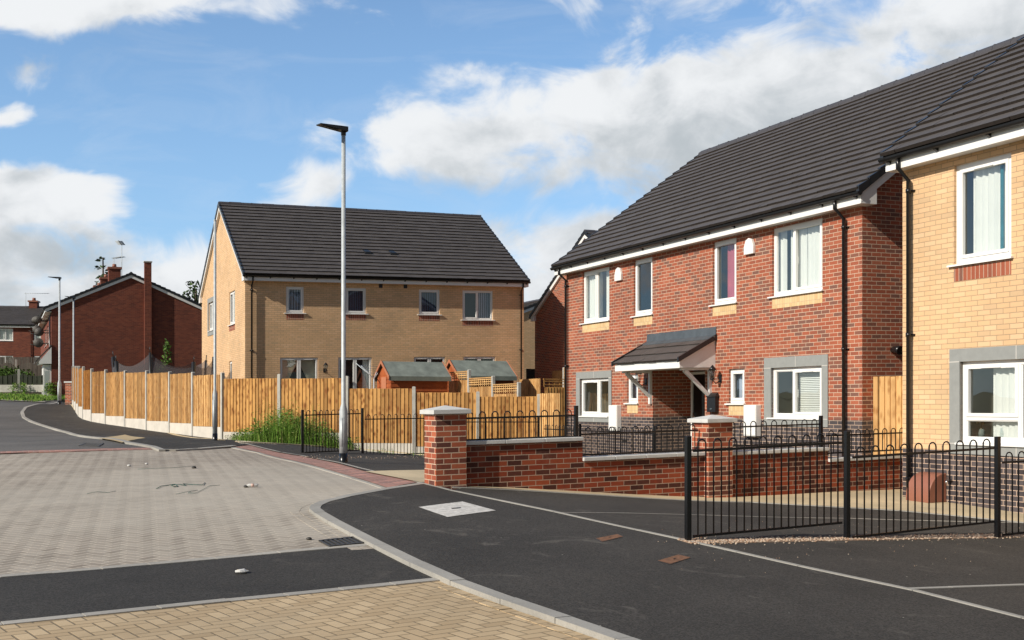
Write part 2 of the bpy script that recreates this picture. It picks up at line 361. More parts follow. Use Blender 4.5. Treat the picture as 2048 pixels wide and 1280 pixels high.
def m_wood(name, a, b, dark, knots=.5):
    m, nt, bs = newmat(name)
    geo = nd(nt, 'ShaderNodeNewGeometry'); P = geo.outputs['Position']; rnd = geo.outputs['Random Per Island']
    off = nd(nt, 'ShaderNodeCombineXYZ', {0: mth(nt, 'MULTIPLY', rnd, 37.), 1: mth(nt, 'MULTIPLY', rnd, 11.), 2: mth(nt, 'MULTIPLY', rnd, 53.)}).outputs[0]
    p2 = nd(nt, 'ShaderNodeVectorMath', {0: P, 1: off}, operation='ADD').outputs[0]
    st = nd(nt, 'ShaderNodeVectorMath', {0: p2, 1: (14, 14, .9)}, operation='MULTIPLY').outputs[0]
    n = nd(nt, 'ShaderNodeTexNoise', {'Vector': st, 'Scale': 1.6, 'Detail': 6., 'Roughness': .65, 'Distortion': 1.2}).outputs['Fac']
    c = mixc(nt, n, a, b)
    c = mixc(nt, 1., c, ramp(nt, rnd, [(0, (.66, .62, .58)), (.45, (1, .98, .95)), (1, (1.2, 1.18, 1.12))]), 'MULTIPLY')
    k3 = nd(nt, 'ShaderNodeVectorMath', {0: p2, 1: (8, 8, 4.6)}, operation='MULTIPLY').outputs[0]
    vo = nd(nt, 'ShaderNodeTexVoronoi', {'Vector': k3, 'Scale': .9, 'Randomness': 1.}).outputs['Distance']
    kf = nd(nt, 'ShaderNodeMapRange', {'Value': vo, 'From Min': .10, 'From Max': .40, 'To Min': knots, 'To Max': 0.}).outputs[0]
    c = mixc(nt, kf, c, dark)
    n4 = nd(nt, 'ShaderNodeTexNoise', {'Vector': p2, 'Scale': 2.4, 'Detail': 3.}).outputs['Fac']
    c = mixc(nt, nd(nt, 'ShaderNodeMapRange', {'Value': n4, 'From Min': .5, 'From Max': .72, 'To Max': .6}).outputs[0], c, dark)
    nt.links.new(c, bs.inputs['Base Color']); bs.inputs['Roughness'].default_value = .75; bs.inputs['Specular IOR Level'].default_value = .2
    bump(nt, bs, n, .3, .006); return m
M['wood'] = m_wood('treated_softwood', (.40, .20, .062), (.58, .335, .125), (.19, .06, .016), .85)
M['woodlit'] = m_wood('sunlit_softwood', (.52, .30, .115), (.70, .465, .225), (.30, .125, .035), .7)  # lighter copy of the softwood, sunlight put into its colour for sun-facing boards
M['shed'] = m_wood('orange_shed_boards', (.30, .075, .026), (.39, .11, .036), (.22, .05, .02), .3)
M['shedtrim'] = m_wood('pink_shed_trim', (.43, .165, .09), (.50, .21, .12), (.3, .1, .06), .1)
M['darkfence'] = m_wood('dark_green_boards', (.022, .028, .02), (.04, .046, .034), (.012, .014, .01), .1)
M['greyfence'] = m_wood('weathered_and_shaded_boards', (.06, .052, .046), (.1, .09, .08), (.03, .027, .024), .2)

def ground(name, c0, c1, speck=None, specka=.0, scale=60., rough=.9, stain=None, staina=.3, bmp=.5, sp=.5):
    m, nt, bs = newmat(name); P = nd(nt, 'ShaderNodeNewGeometry').outputs['Position']
    n1 = nd(nt, 'ShaderNodeTexNoise', {'Vector': P, 'Scale': scale, 'Detail': 6., 'Roughness': .75}).outputs['Fac']
    n0 = nd(nt, 'ShaderNodeTexNoise', {'Vector': P, 'Scale': .55, 'Detail': 6., 'Roughness': .6, 'Distortion': .4}).outputs['Fac']
    if speck:
        ng = nd(nt, 'ShaderNodeTexVoronoi', {'Vector': P, 'Scale': scale * .75}); gr = nd(nt, 'ShaderNodeSeparateColor', {0: ng.outputs['Color']}).outputs[0]
        n1 = mth(nt, 'ADD', mth(nt, 'MULTIPLY', n1, .45), mth(nt, 'MULTIPLY', gr, .55))
    c = ramp(nt, n1, [(.22, c0), (.72, c1)])
    c = mixc(nt, 1., c, ramp(nt, n0, [(.25, (.74, .74, .74)), (.75, (1.28, 1.26, 1.23))]), 'MULTIPLY')
    if speck:
        v = nd(nt, 'ShaderNodeTexVoronoi', {'Vector': P, 'Scale': 9.}); d = v.outputs['Distance']
        rr = nd(nt, 'ShaderNodeSeparateColor', {0: v.outputs['Color']}).outputs[0]
        k = mth(nt, 'MULTIPLY', mth(nt, 'LESS_THAN', d, .075), mth(nt, 'LESS_THAN', rr, specka))
        c = mixc(nt, k, c, speck)
    if stain:
        n3 = nd(nt, 'ShaderNodeTexNoise', {'Vector': P, 'Scale': 1.1, 'Detail': 9., 'Roughness': .75, 'Distortion': 1.5}).outputs['Fac']
        c = mixc(nt, nd(nt, 'ShaderNodeMapRange', {'Value': n3, 'From Min': .57, 'From Max': .78, 'To Max': staina}).outputs[0], c, stain)
    nt.links.new(c, bs.inputs['Base Color']); bs.inputs['Roughness'].default_value = rough; bs.inputs['Specular IOR Level'].default_value = sp
    bump(nt, bs, n1, bmp, .012); return m
M['asphalt'] = ground('new_asphalt', (.030, .0285, .027), (.080, .075, .069), (.42, .40, .36), .05, 130, .9, (.25, .228, .20), .75, .7, .22)
M['asphalt2'] = ground('drive_asphalt', (.033, .031, .029), (.084, .078, .071), (.48, .45, .40), .07, 130, .9, (.21, .19, .165), .65, .7, .22)
M['strip'] = ground('ramp_asphalt', (.026, .025, .024), (.072, .068, .063), (.4, .38, .34), .02, 130, .9, (.19, .17, .148), .5, .7, .22)
M['road'] = ground('worn_asphalt', (.095, .090, .086), (.150, .144, .138), (.4, .4, .4), .03, 60, .92, (.07, .066, .062), .4, .4, .2)
M['soil'] = ground('garden_soil', (.08, .075, .045), (.13, .13, .07), None, 0, 8, .95)
M['grassbase'] = ground('grass_turf', (.055, .11, .02), (.13, .21, .04), None, 0, 14, .95, (.2, .2, .06), .4)
M['flags'] = ground('buff_flags', (.44, .36, .23), (.58, .48, .32), None, 0, 18, .9, (.3, .24, .15), .4, .2)
M['kerb'] = ground('kerb_concrete', (.27, .262, .24), (.38, .37, .345), None, 0, 40, .9, (.20, .19, .17), .5, .2)
M['paleline'] = ground('pale_edging', (.30, .285, .255), (.42, .40, .365), None, 0, 40, .9, (.2, .19, .18), .4, .2)
M['cover'] = ground('pale_cover', (.44, .43, .41), (.62, .61, .59), (.2, .2, .2), .3, 30, .9)
M['tactile'] = ground('buff_tactile', (.40, .30, .16), (.50, .39, .23), None, 0, 30, .9)
M['gravel'] = ground('pea_gravel', (.14, .09, .06), (.40, .29, .21), None, 0, 45, .9)
M['pebble'] = None
def m_isl(name, stops, rough=.85):
    m, nt, bs = newmat(name); r = nd(nt, 'ShaderNodeNewGeometry').outputs['Random Per Island']
    nt.links.new(ramp(nt, r, stops), bs.inputs['Base Color']); bs.inputs['Roughness'].default_value = rough; bs.inputs['Specular IOR Level'].default_value = .2; return m
M['pebble'] = m_isl('pebbles', [(0, (.26, .14, .09)), (.35, (.44, .31, .22)), (.75, (.56, .47, .38)), (1, (.2, .16, .13))])
M['weed'] = m_isl('weed_leaves', [(0, (.07, .14, .02)), (.45, (.13, .26, .035)), (.8, (.22, .36, .06)), (.93, (.30, .36, .10)), (1, (.36, .30, .16))])
M['leafd'] = m_isl('dark_leaves', [(0, (.012, .026, .010)), (.6, (.03, .055, .018)), (1, (.06, .10, .03))])
M['leafm'] = m_isl('mid_leaves', [(0, (.03, .065, .015)), (.6, (.07, .14, .03)), (1, (.14, .23, .05))])
M['bark'] = simple('bark', (.08, .06, .045), .9, .3, 10)
def m_paving(name, dark, light, joint, ang, w=.1, jw=.06, jmix=.8, stain=None, dust=None):
    m, nt, bs = newmat(name); P = nd(nt, 'ShaderNodeNewGeometry').outputs['Position']
    mp = nd(nt, 'ShaderNodeMapping', {'Vector': P, 'Rotation': (0, 0, R_(ang)), 'Scale': (1 / w, 1 / w, 1)}).outputs[0]
    s = nd(nt, 'ShaderNodeSeparateXYZ', {0: mp}); x, y = s.outputs[0], s.outputs[1]
    i, j = mth(nt, 'FLOOR', x), mth(nt, 'FLOOR', y); fx, fy = mth(nt, 'FRACT', x), mth(nt, 'FRACT', y)
    k = mth(nt, 'FLOORED_MODULO', mth(nt, 'SUBTRACT', i, j), 4.)
    K = [mth(nt, 'COMPARE', k, float(q), .1) for q in range(4)]
    big = lambda e, kk: mth(nt, 'ADD', e, mth(nt, 'MULTIPLY', kk, 9.))
    dl = big(fx, K[1]); dr = big(mth(nt, 'SUBTRACT', 1., fx), K[0]); db = big(fy, K[2]); dt = big(mth(nt, 'SUBTRACT', 1., fy), K[3])
    dm = mth(nt, 'MINIMUM', mth(nt, 'MINIMUM', dl, dr), mth(nt, 'MINIMUM', db, dt))
    jo = nd(nt, 'ShaderNodeMapRange', {'Value': dm, 'From Min': jw * .5, 'From Max': jw, 'To Min': 1., 'To Max': 0.}).outputs[0]
    idv = nd(nt, 'ShaderNodeCombineXYZ', {0: mth(nt, 'SUBTRACT', i, K[1]), 1: mth(nt, 'SUBTRACT', j, K[2]), 2: mth(nt, 'GREATER_THAN', k, 1.5)}).outputs[0]
    rn = nd(nt, 'ShaderNodeTexWhiteNoise', {'Vector': idv}, noise_dimensions='3D').outputs['Value']
    n1 = nd(nt, 'ShaderNodeTexNoise', {'Vector': P, 'Scale': 70., 'Detail': 4., 'Roughness': .7}).outputs['Fac']
    n0 = nd(nt, 'ShaderNodeTexNoise', {'Vector': P, 'Scale': .7, 'Detail': 6., 'Roughness': .65}).outputs['Fac']
    vert = mth(nt, 'GREATER_THAN', k, 1.5)
    f = mth(nt, 'ADD', mth(nt, 'ADD', mth(nt, 'MULTIPLY', rn, .42), mth(nt, 'MULTIPLY', n1, .3)), mth(nt, 'MULTIPLY', vert, .22))
    c = ramp(nt, f, [(.1, dark), (.85, light)])
    c = mixc(nt, mth(nt, 'MULTIPLY', jo, jmix), c, joint)
    c = mixc(nt, 1., c, ramp(nt, n0, [(.25, (.80, .79, .78)), (.75, (1.16, 1.15, 1.14))]), 'MULTIPLY')
    if stain:
        n3 = nd(nt, 'ShaderNodeTexNoise', {'Vector': P, 'Scale': .45, 'Detail': 7., 'Roughness': .7, 'Distortion': .8}).outputs['Fac']
        c = mixc(nt, nd(nt, 'ShaderNodeMapRange', {'Value': n3, 'From Min': .5, 'From Max': .75, 'To Max': .55}).outputs[0], c, stain)
    if dust:   # cement dust swept over one corner of the paving
        dv = nd(nt, 'ShaderNodeVectorMath', {0: P, 1: (dust[0], dust[1], .3)}, operation='DISTANCE').outputs['Value']
        n5 = nd(nt, 'ShaderNodeTexNoise', {'Vector': P, 'Scale': .8, 'Detail': 7., 'Roughness': .7}).outputs['Fac']
        df = nd(nt, 'ShaderNodeMapRange', {'Value': mth(nt, 'ADD', mth(nt, 'DIVIDE', dv, dust[2]), mth(nt, 'MULTIPLY', mth(nt, 'SUBTRACT', n5, .5), 1.6)), 'From Min': .3, 'From Max': 1.1, 'To Min': .5, 'To Max': 0.}).outputs[0]
        c = mixc(nt, df, c, (.50, .46, .39))
    nt.links.new(c, bs.inputs['Base Color']); bs.inputs['Roughness'].default_value = .88; bs.inputs['Specular IOR Level'].default_value = .3
    bump(nt, bs, mth(nt, 'ADD', mth(nt, 'SUBTRACT', mth(nt, 'MULTIPLY', rn, .25), jo), mth(nt, 'MULTIPLY', n1, .2)), .5, .008); return m
M['pavgrey'] = m_paving('grey_block_paving', (.225, .192, .158), (.395, .348, .292), (.58, .52, .43), -63.4, .1, .10, .8, (.45, .415, .355), (-2.6, 15.0, 5.5))
M['pavbuff'] = m_paving('buff_block_paving', (.42, .31, .185), (.58, .45, .285), (.20, .15, .09), -37, .1, .09, .75, (.42, .34, .23))
M['pavred'] = m_paving('red_block_paving', (.22, .14, .125), (.52, .26, .21), (.42, .34, .29), -25, .1, .10, .5, (.34, .22, .19))

# ------------------------------------------------------------------ ground sheets
def drape(name, poly, off, mat, h=.5, kind='structure', label=None, thick=0):
    bm = bmesh.new(); vs = [bm.verts.new((p[0], p[1], 0)) for p in poly]; bm.faces.new(vs)
    bmesh.ops.triangulate(bm, faces=bm.faces[:])
    xs = [p[0] for p in poly]; ys = [p[1] for p in poly]
    def cuts(lo, hi, ax):
        t = math.ceil(lo / h) * h
        while t < hi:
            co = (t, 0, 0) if ax == 0 else (0, t, 0); no = (1, 0, 0) if ax == 0 else (0, 1, 0)
            bmesh.ops.bisect_plane(bm, geom=bm.verts[:] + bm.edges[:] + bm.faces[:], plane_co=co, plane_no=no, dist=1e-6)
            t += h
    cuts(min(xs), max(xs), 0); cuts(min(ys), max(ys), 1)
    z = zgv([(v.co.x, v.co.y) for v in bm.verts])
    for v, zz in zip(bm.verts, z): v.co.z = zz + off
    bmesh.ops.recalc_face_normals(bm, faces=bm.faces[:])
    if sum(f.normal.z for f in bm.faces) < 0: bmesh.ops.reverse_faces(bm, faces=bm.faces[:])
    me = bpy.data.meshes.new(name); bm.to_mesh(me); bm.free(); me.materials.append(mat)
    o = bpy.data.objects.new(name, me); COL.objects.link(o)
    if kind: o['kind'] = kind
    return o
def GP(pts, off=0.): return [tuple(G(u, v, off)[:2]) for u, v in pts]
def resample(P, step):
    P = [Vector((p[0], p[1])) for p in P]; out = [P[0]]
    for a, b in zip(P, P[1:]):
        n = max(1, int(round((b - a).length / step)))
        out += [a.lerp(b, (i + 1) / n) for i in range(n)]
    return out
def strip(name, line, w, off, mat, side=0., depth=0., step=.45, kind='structure', gap=False, mb=None):
    """a kerb or edging: a low solid band along a ground line (w wide, its top at off, going down depth)"""
    L = resample(line, step); own = mb is None; mb = mb or MB(); sec = []
    for i, p in enumerate(L):
        t = (L[min(i + 1, len(L) - 1)] - L[max(i - 1, 0)]).normalized(); n = Vector((-t.y, t.x))
        a, b = p + n * (side * w), p + n * (side * w + w); sec.append((a, b))
    d = 0
    for (a, b), (c, e) in zip(sec, sec[1:]):
        if gap: # individual stones with a fine joint
            g = .004; u = (c - a).normalized() * g; u2 = (e - b).normalized() * g
            a, c, b, e = a + u, c - u, b + u2, e - u2
        Z = zgv([a[:], b[:], e[:], c[:]]); j = random.uniform(-.002, .002) if gap else 0
        q = [Vector((p.x, p.y, z + off + j)) for p, z in zip((a, b, e, c), Z)]; lo = [Vector((p.x, p.y, p.z - max(depth, .02))) for p in q]
        mb.hexa(lo + q)
    if own:
        return tag(mb.build(name, mat), kind=kind)
    return mb

# base terrain
def terrain():
    mb = MB()
    xs = [-600, -300, -150, -80, -50] + [x * .75 for x in range(-64, 41)] + [50, 80, 150, 300, 600]
    ys = [-200, -60, -10] + [y * .75 for y in range(-4, 134)] + [115, 150, 220, 350, 600, 900]
    pts = np.array([(x, y) for y in ys for x in xs]); z = np.concatenate([zgv(pts[i:i + 2000]) for i in range(0, len(pts), 2000)]) - .14
    me = bpy.data.meshes.new('ground'); nx = len(xs)
    me.from_pydata([(p[0], p[1], zz) for p, zz in zip(pts, z)], [], [(j * nx + i, j * nx + i + 1, (j + 1) * nx + i + 1, (j + 1) * nx + i) for j in range(len(ys) - 1) for i in range(nx - 1)])
    me.materials.append(M['soil']); o = bpy.data.objects.new('ground', me); COL.objects.link(o); o['kind'] = 'structure'
terrain()
RD = -.032
up_edge = [(-300, 1175), (0, 1156), (300, 1131), (560, 1107), (748, 1091)]
lo_edge = [(-300, 1273), (0, 1245), (450, 1199), (875, 1157)]
kerb_px = [(1330, 1315), (1230, 1280), (1110, 1238), (1000, 1200), (900, 1163), (820, 1127), (748, 1091), (700, 1066), (655, 1042), (628, 1026), (618, 1018), (622, 1011), (640, 1003), (690, 991), (760, 978), (842, 966)]
KL = GP(kerb_px, 0)
# far road, the footway on its right, and the paved junction
road_far = GP([(-400, 914), (0, 907), (150, 902), (312, 898), (262, 886), (175, 871), (108, 855), (70, 843), (56, 833), (54, 823), (62, 813)], RD) + GP([(122, 801), (0, 799), (-200, 800), (-500, 812)], RD)
drape('road', road_far, RD, M['road'], .75)
pav = GP([(-400, 916), (0, 909), (150, 904), (318, 899), (455, 893), (520, 906), (640, 936), (776, 977), (690, 991), (640, 1003), (622, 1011), (618, 1018), (628, 1026), (655, 1042), (700, 1066), (748, 1091), (560, 1107), (300, 1131), (0, 1156), (-300, 1175)], RD)
drape('paved_junction', pav, RD, M['pavgrey'])
drape('asphalt_ramp', GP([(-300, 1175), (0, 1156), (300, 1131), (560, 1107), (748, 1091), (820, 1127), (880, 1155), (450, 1199), (0, 1245), (-300, 1273)], RD), RD + .002, M['strip'])
drape('buff_paving', GP([(-300, 1273), (0, 1245), (450, 1199), (880, 1155), (1000, 1200), (1110, 1238), (1230, 1280), (1330, 1315), (900, 1420), (-500, 1420)], RD), RD - .001, M['pavbuff'])
strip('flush_kerb', GP(up_edge, RD), .11, RD + .008, M['paleline'], side=0., gap=True, step=.46)
strip('flush_kerb', GP(lo_edge, RD), .11, RD + .008, M['paleline'], side=-1., gap=True, step=.46)
strip('red_line_kerb', GP([(-300, 910), (0, 905), (150, 901), (300, 897.5)], RD), .5, RD + .006, M['pavred'], side=-.5, step=.5)
strip('kerb', KL, .125, .008, M['kerb'], side=-1., depth=.12, step=.9, gap=True)
strip('kerb', GP([(318, 900), (300, 893), (250, 885), (195, 875.5), (130, 864), (90, 853), (60, 843), (44, 834), (41, 824), (48, 815), (75, 808), (118, 803)], 0), .13, .012, M['kerb'], side=-1., depth=.12, step=.9, gap=True)
strip('flush_kerb', GP([(316, 900.5), (350, 901), (400, 898.5), (470, 893)], -.02), .12, .004, M['paleline'], side=-.4, depth=.14, gap=True, step=.9)
# soldier courses of blocks along kerb
strip('paving_border', KL[6:15], .1, RD + .004, M['pavgrey'], side=.05, step=.2, gap=True)
strip('paving_border', KL[6:15], .1, RD + .003, M['pavgrey'], side=1.1, step=.2, gap=True)
strip('paving_border', KL[0:5], .1, RD + .004, M['pavbuff'], side=.05, step=.2, gap=True)
# red block ramp strip at the mouth of the side drive with pale edgings
drape('red_paving', GP([(462, 893), (500, 889), (600, 912), (720, 938), (842, 966), (775, 978), (640, 936), (520, 906)], -.03), -.012, M['pavred'])
strip('flush_kerb', GP([(455, 893), (520, 906), (640, 936), (778, 978)], -.03), .17, RD + .012, M['paleline'], side=-.5, gap=True, step=.9)
strip('flush_kerb', GP([(492, 888), (600, 911), (720, 937), (845, 966)], -.01), .06, .003, M['paleline'], side=-.5, gap=True, step=.9)
# footways
foot_l = GP([(318, 900), (300, 893), (250, 885), (195, 875.5), (130, 864), (90, 853), (60, 843), (44, 834), (41, 824), (48, 815), (75, 808), (118, 803), (134, 806), (150, 818), (180, 832), (240, 846), (330, 861), (440, 878), (478, 886), (500, 889), (462, 893), (400, 897)])
drape('footway', foot_l, .002, M['asphalt'], .75)
strip('fence_footing', GP([(131, 806), (150, 820), (182, 834), (240, 848), (330, 863), (440, 880)], 0), .16, .012, M['flags'], side=-.2, step=1.)
E0 = [(842, 966), (902, 981), (1110, 1024), (1370, 1081), (1600, 1133), (1830, 1182), (2048, 1237), (2200, 1276)]
foot_r = KL + GP([(902, 981), (1110, 1024), (1370, 1081), (1600, 1133), (1830, 1182), (2048, 1237), (2300, 1302), (2300, 1420), (1500, 1420)])
drape('footway', foot_r, .002, M['asphalt'])
strip('edging_kerb', GP(E0), .055, .009, M['kerb'], side=-.5, step=.9, gap=True)
drive = GP([(902, 981), (1110, 1024), (1370, 1081), (1600, 1133), (1830, 1182), (2048, 1237), (2300, 1302), (2400, 1150), (2400, 1062), (2048, 1045), (1800, 1021), (1500, 1004), (1200, 990), (935, 974)])
drape('driveway', drive, .001, M['asphalt2'])
strip('edging_kerb', GP([(1810, 1178), (1900, 1175), (2048, 1170), (2200, 1165)]), .05, .007, M['kerb'], side=-.5, step=.9, gap=True)
strip('edging_kerb', GP([(1112, 1025), (1250, 1026), (1400, 1030), (1700, 1037), (2048, 1046)]), .018, .005, M['paleline'], side=-.5, step=.9, gap=True)
# buff flags along the garden wall and yellow house
drape('flag_path', GP([(860, 966), (935, 974), (1200, 990), (1500, 1004), (1800, 1021), (2048, 1045), (2400, 1062), (2400, 1000), (2048, 970), (1800, 950), (1640, 990), (1400, 975), (1000, 955)]), .006, M['flags'])
strip('edging_kerb', GP([(905, 975), (1200, 991), (1500, 1005), (1800, 1022), (2048, 1046), (2300, 1060)]), .04, .011, M['kerb'], side=-.5, step=.9, gap=True)
drape('flag_path', GP([(730, 943), (842, 965), (900, 962), (900, 940)]), .005, M['flags'])
# the neighbour's drive behind the red strip, its edging and the weedy strip
drape('driveway', GP([(482, 886), (600, 891), (850, 911), (1000, 925), (1000, 940), (735, 943), (600, 911), (492, 888)]), .002, M['asphalt2'])
strip('edging_kerb', GP([(474, 884), (600, 890), (720, 898), (850, 910), (960, 922)]), .16, .014, M['flags'], side=-.5, step=.9, gap=True)
drape('grass_verge', [(-75, 75), (-26, 63.5), (-24.5, 60.2), (-70, 57)], .01, M['grassbase'], .75)
drape('far_footway', [(-75, 58.5), (-24.5, 58.8), (-24.3, 57.4), (-75, 55)], .004, M['road'], .75)
strip('far_kerb', [(-75, 55.), (-24.3, 57.6)], .16, .02, M['kerb'], side=0, step=.9, gap=True)

# ------------------------------------------------------------------ building kit
def cut_wall(mb, a0, a1, c0, c1, holes, b=0., m=0, depth=.13):
    """rectangular wall face at depth b with rectangular openings and brick reveals"""
    hs = [(max(h[0], a0), min(h[1], a1), max(h[2], c0), min(h[3], c1)) for h in holes]
    hs = [h for h in hs if h[1] - h[0] > 1e-3 and h[3] - h[2] > 1e-3]
    A = sorted({a0, a1, *[h[0] for h in hs], *[h[1] for h in hs]}); Cc = sorted({c0, c1, *[h[2] for h in hs], *[h[3] for h in hs]})
    for x0, x1 in zip(A, A[1:]):
        for z0, z1 in zip(Cc, Cc[1:]):
            mx, mz = (x0 + x1) / 2, (z0 + z1) / 2
            if any(h[0] < mx < h[1] and h[2] < mz < h[3] for h in hs): continue
            mb.face([(x0, b, z0), (x1, b, z0), (x1, b, z1), (x0, b, z1)], m)
    for h in hs:
        x0, x1, z0, z1 = h
        q = [((x0, z0), (x0, z1)), ((x1, z0), (x1, z1))]
        if z0 > c0 + 1e-3: q.append(((x0, z0), (x1, z0)))
        if z1 < c1 - 1e-3: q.append(((x0, z1), (x1, z1)))
        for p, r in q: mb.face([(p[0], b, p[1]), (r[0], b, r[1]), (r[0], b + depth, r[1]), (p[0], b + depth, p[1])], m)
def ring(mb, a0, a1, c0, c1, w, b0, b1, wb=None, m=0):
    wb = wb or w
    mb.box(a0, a0 + w, b0, b1, c0, c1, m); mb.box(a1 - w, a1, b0, b1, c0, c1, m)
    mb.box(a0 + w, a1 - w, b0, b1, c0, c0 + wb, m); mb.box(a0 + w, a1 - w, b0, b1, c1 - w, c1, m)
def wavy(mb, a0, a1, c0, c1, b, amp=.03, per=.13, m=0, n=None, slant=0.):
    n = n or max(6, int((a1 - a0) / .025)); ph = random.random() * 6
    P = []
    for i in range(n + 1):
        a = a0 + (a1 - a0) * i / n; P.append((a, b + amp * math.sin(a / per * 6.28 + ph) + amp * .5 * math.sin(a / per * 2.7 + ph * 2)))
    for p, q in zip(P, P[1:]): mb.face([(p[0] + slant, p[1], c0), (q[0] + slant, q[1], c0), (q[0], q[1], c1), (p[0], p[1], c1)], m, smooth=True)
def window(par, F, a0, a1, c0, c1, lights=((1, 's'),), set_=.05, fw=.07, sill=True, curt=(), room='roomdark', rd=.7, apron=None, surround=None, sillx=(.09, .04), name='window', vent=True, shelf=None):
    """upvc window: frame with casements > pane, window_sill, curtain...; brick apron or stone surround are parts of the house"""
    f = MB(); ring(f, a0, a1, c0, c1, fw, set_, set_ + .07)
    x = a0 + fw; W = a1 - a0 - 2 * fw; g = MB(); hd = None
    inner = []
    for k, L in enumerate(lights):
        fr, kind = L[0], L[1]; x1 = x + W * fr
        if k < len(lights) - 1: f.box(x1 - .028, x1 + .028, set_, set_ + .07, c0 + fw, c1 - fw)
        l0, l1 = (x if k == 0 else x + .028), (x1 if k == len(lights) - 1 else x1 - .028)
        zz = [(c0 + fw, c1 - fw, kind)]
        if kind == 'sf':   # casement over a fixed light
            zt = c0 + (c1 - c0) * .30; f.box(l0, l1, set_, set_ + .07, zt - .03, zt + .03); zz = [(c0 + fw, zt - .03, 'f'), (zt + .03, c1 - fw, 's')]
        for z0, z1, kd in zz:
            if kd == 's':
                ring(f, l0 - .008, l1 + .008, z0 - .008, z1 + .008, .05, set_ - .016, set_ + .04); t = .045
                if vent: f.box((l0 + l1) / 2 - .17, (l0 + l1) / 2 + .17, set_ - .03, set_ - .016, z1 - .035, z1 - .012)
            else: t = .014; ring(f, l0, l1, z0, z1, .014, set_ + .012, set_ + .06)
            g.face([(l0 + t, set_ + .03, z0 + t), (l1 - t, set_ + .03, z0 + t), (l1 - t, set_ + .03, z1 - t), (l0 + t, set_ + .03, z1 - t)])
            inner.append((l0 + t, l1 - t, z0 + t, z1 - t))
            if kd == 's':
                hx = l1 - .02 if k == 0 else l0 + .02
                hd = hd or MB(); hd.box(hx - .012, hx + .012, set_ + .045, set_ + .075, (z0 + z1) / 2 - .1, (z0 + z1) / 2 + .06)
        x = x1
    w = f.build(name, M['white'], par, F)
    g.build('pane', M['glass'], w, F)
    if hd: hd.build('handle', M['chrome'], w, F)
    if sill:
        s = MB(); s.prism([(-.055, c0 - .035), (set_ + .06, c0 - .02), (set_ + .06, c0 + .012), (-.055, c0 - .008)], 'x', a0 - sillx[0], a1 + sillx[1]); s.build('window_sill', M['white'], w, F)
    r = MB(); b0, b1 = set_ + .072, set_ + rd
    for q in (((a0, b0, c0), (a0, b1, c0), (a0, b1, c1), (a0, b0, c1)), ((a1, b0, c0), (a1, b1, c0), (a1, b1, c1), (a1, b0, c1)), ((a0, b1, c0), (a1, b1, c0), (a1, b1, c1), (a0, b1, c1)),
              ((a0, b0, c0), (a1, b0, c0), (a1, b1, c0), (a0, b1, c0)), ((a0, b0, c1), (a1, b0, c1), (a1, b1, c1), (a0, b1, c1))): r.face(q)
    r.build('interior', M[room], w, F)
    for cu in curt:
        kind, u0, u1 = cu[0], cu[1], cu[2]; A0, A1 = a0 + (a1 - a0) * u0, a0 + (a1 - a0) * u1
        cb = MB(); z0 = cu[3] if len(cu) > 3 else c0 + .03
        if kind in ('blind', 'bluepane'):
            n = max(3, int((A1 - A0) / .09)); d = (A1 - A0) / n
            for i in range(n):
                cb.face([(A0 + i * d, set_ + .14, z0), (A0 + i * d + d * .82, set_ + .165, z0), (A0 + i * d + d * .82, set_ + .165, c1 - .05), (A0 + i * d, set_ + .14, c1 - .05)])
            cb.build('vertical_blind', M[kind], w, F)
        elif kind == 'slat':
            n = int((c1 - z0) / .035)
            for i in range(n):
                zq = z0 + i * .035; cb.face([(A0, set_ + .12, zq), (A1, set_ + .12, zq), (A1, set_ + .14, zq + .027), (A0, set_ + .14, zq + .027)])
            cb.build('venetian_blind', M['curtain'], w, F)
        elif kind == 'tied':
            for sgn in (0, 1):
                xa, xb = (A0, A0 + .05) if sgn == 0 else (A1, A1 - .05); mid = (A0 + A1) / 2
                N = 8
                for i in range(N):
                    t0, t1 = i / N, (i + 1) / N; e = lambda t: xa + (mid - xa) * (t ** 1.4)
                    za, zb = c0 + .3, c1 - .05
                    cb.face([(xa, set_ + .15, za + (zb - za) * t0), (e(t0) + (xb - xa), set_ + .17, za + (zb - za) * t0), (e(t1) + (xb - xa), set_ + .17, za + (zb - za) * t1), (xa, set_ + .15, za + (zb - za) * t1)])
            cb.build('curtain', M['cream'], w, F)
        else:
            wavy(cb, A0, A1, z0, c1 - .03, set_ + .115 + (-.035 if kind == 'teal' else 0), .018, .11); cb.build('curtain', M[kind], w, F)
    if apron:
        ap = MB(); ap.box(a0, a1, -.004, .06, c0 - .04 - .215, c0 - .036); ap.build('brick_apron', M[apron], par, F)
    if surround:
        s0, s1, z0, z1 = surround; sb = MB()
        for (p0, p1, q0, q1) in ((s0, a0, c0 - .02, c1), (a1, s1, c0 - .02, c1), (s0, s1, c1, z1), (s0, s1, z0, c0 - .02)):
            if p1 - p0 > .01: sb.box(p0, p1, -.022, .12, q0, q1)
        so = sb.build('stone_surround', M['surround'], par, F)
        mid = (a0 + a1) / 2; jbs = []
        class _J:
            def box(s, *q): b_ = MB(); b_.box(*q); b_.build('mortar_joint', M['stonejoint'], so, F)
        jb = _J()
        jb.box(mid - .006, mid + .006, -.0235, 0, c1 + .001, z1 - .001); jb.box(mid - .006, mid + .006, -.0235, 0, z0 + .001, c0 - .04)
        for sx in ((s0, a0 - .004), (a1 + .004, s1)):
            if sx[1] - sx[0] > .02: jb.box(sx[0] + .001, sx[1] - .001, -.0235, 0, c1 - .006, c1 + .006); jb.box(sx[0] + .001, sx[1] - .001, -.0235, 0, c0 - .026, c0 - .014)
    return w
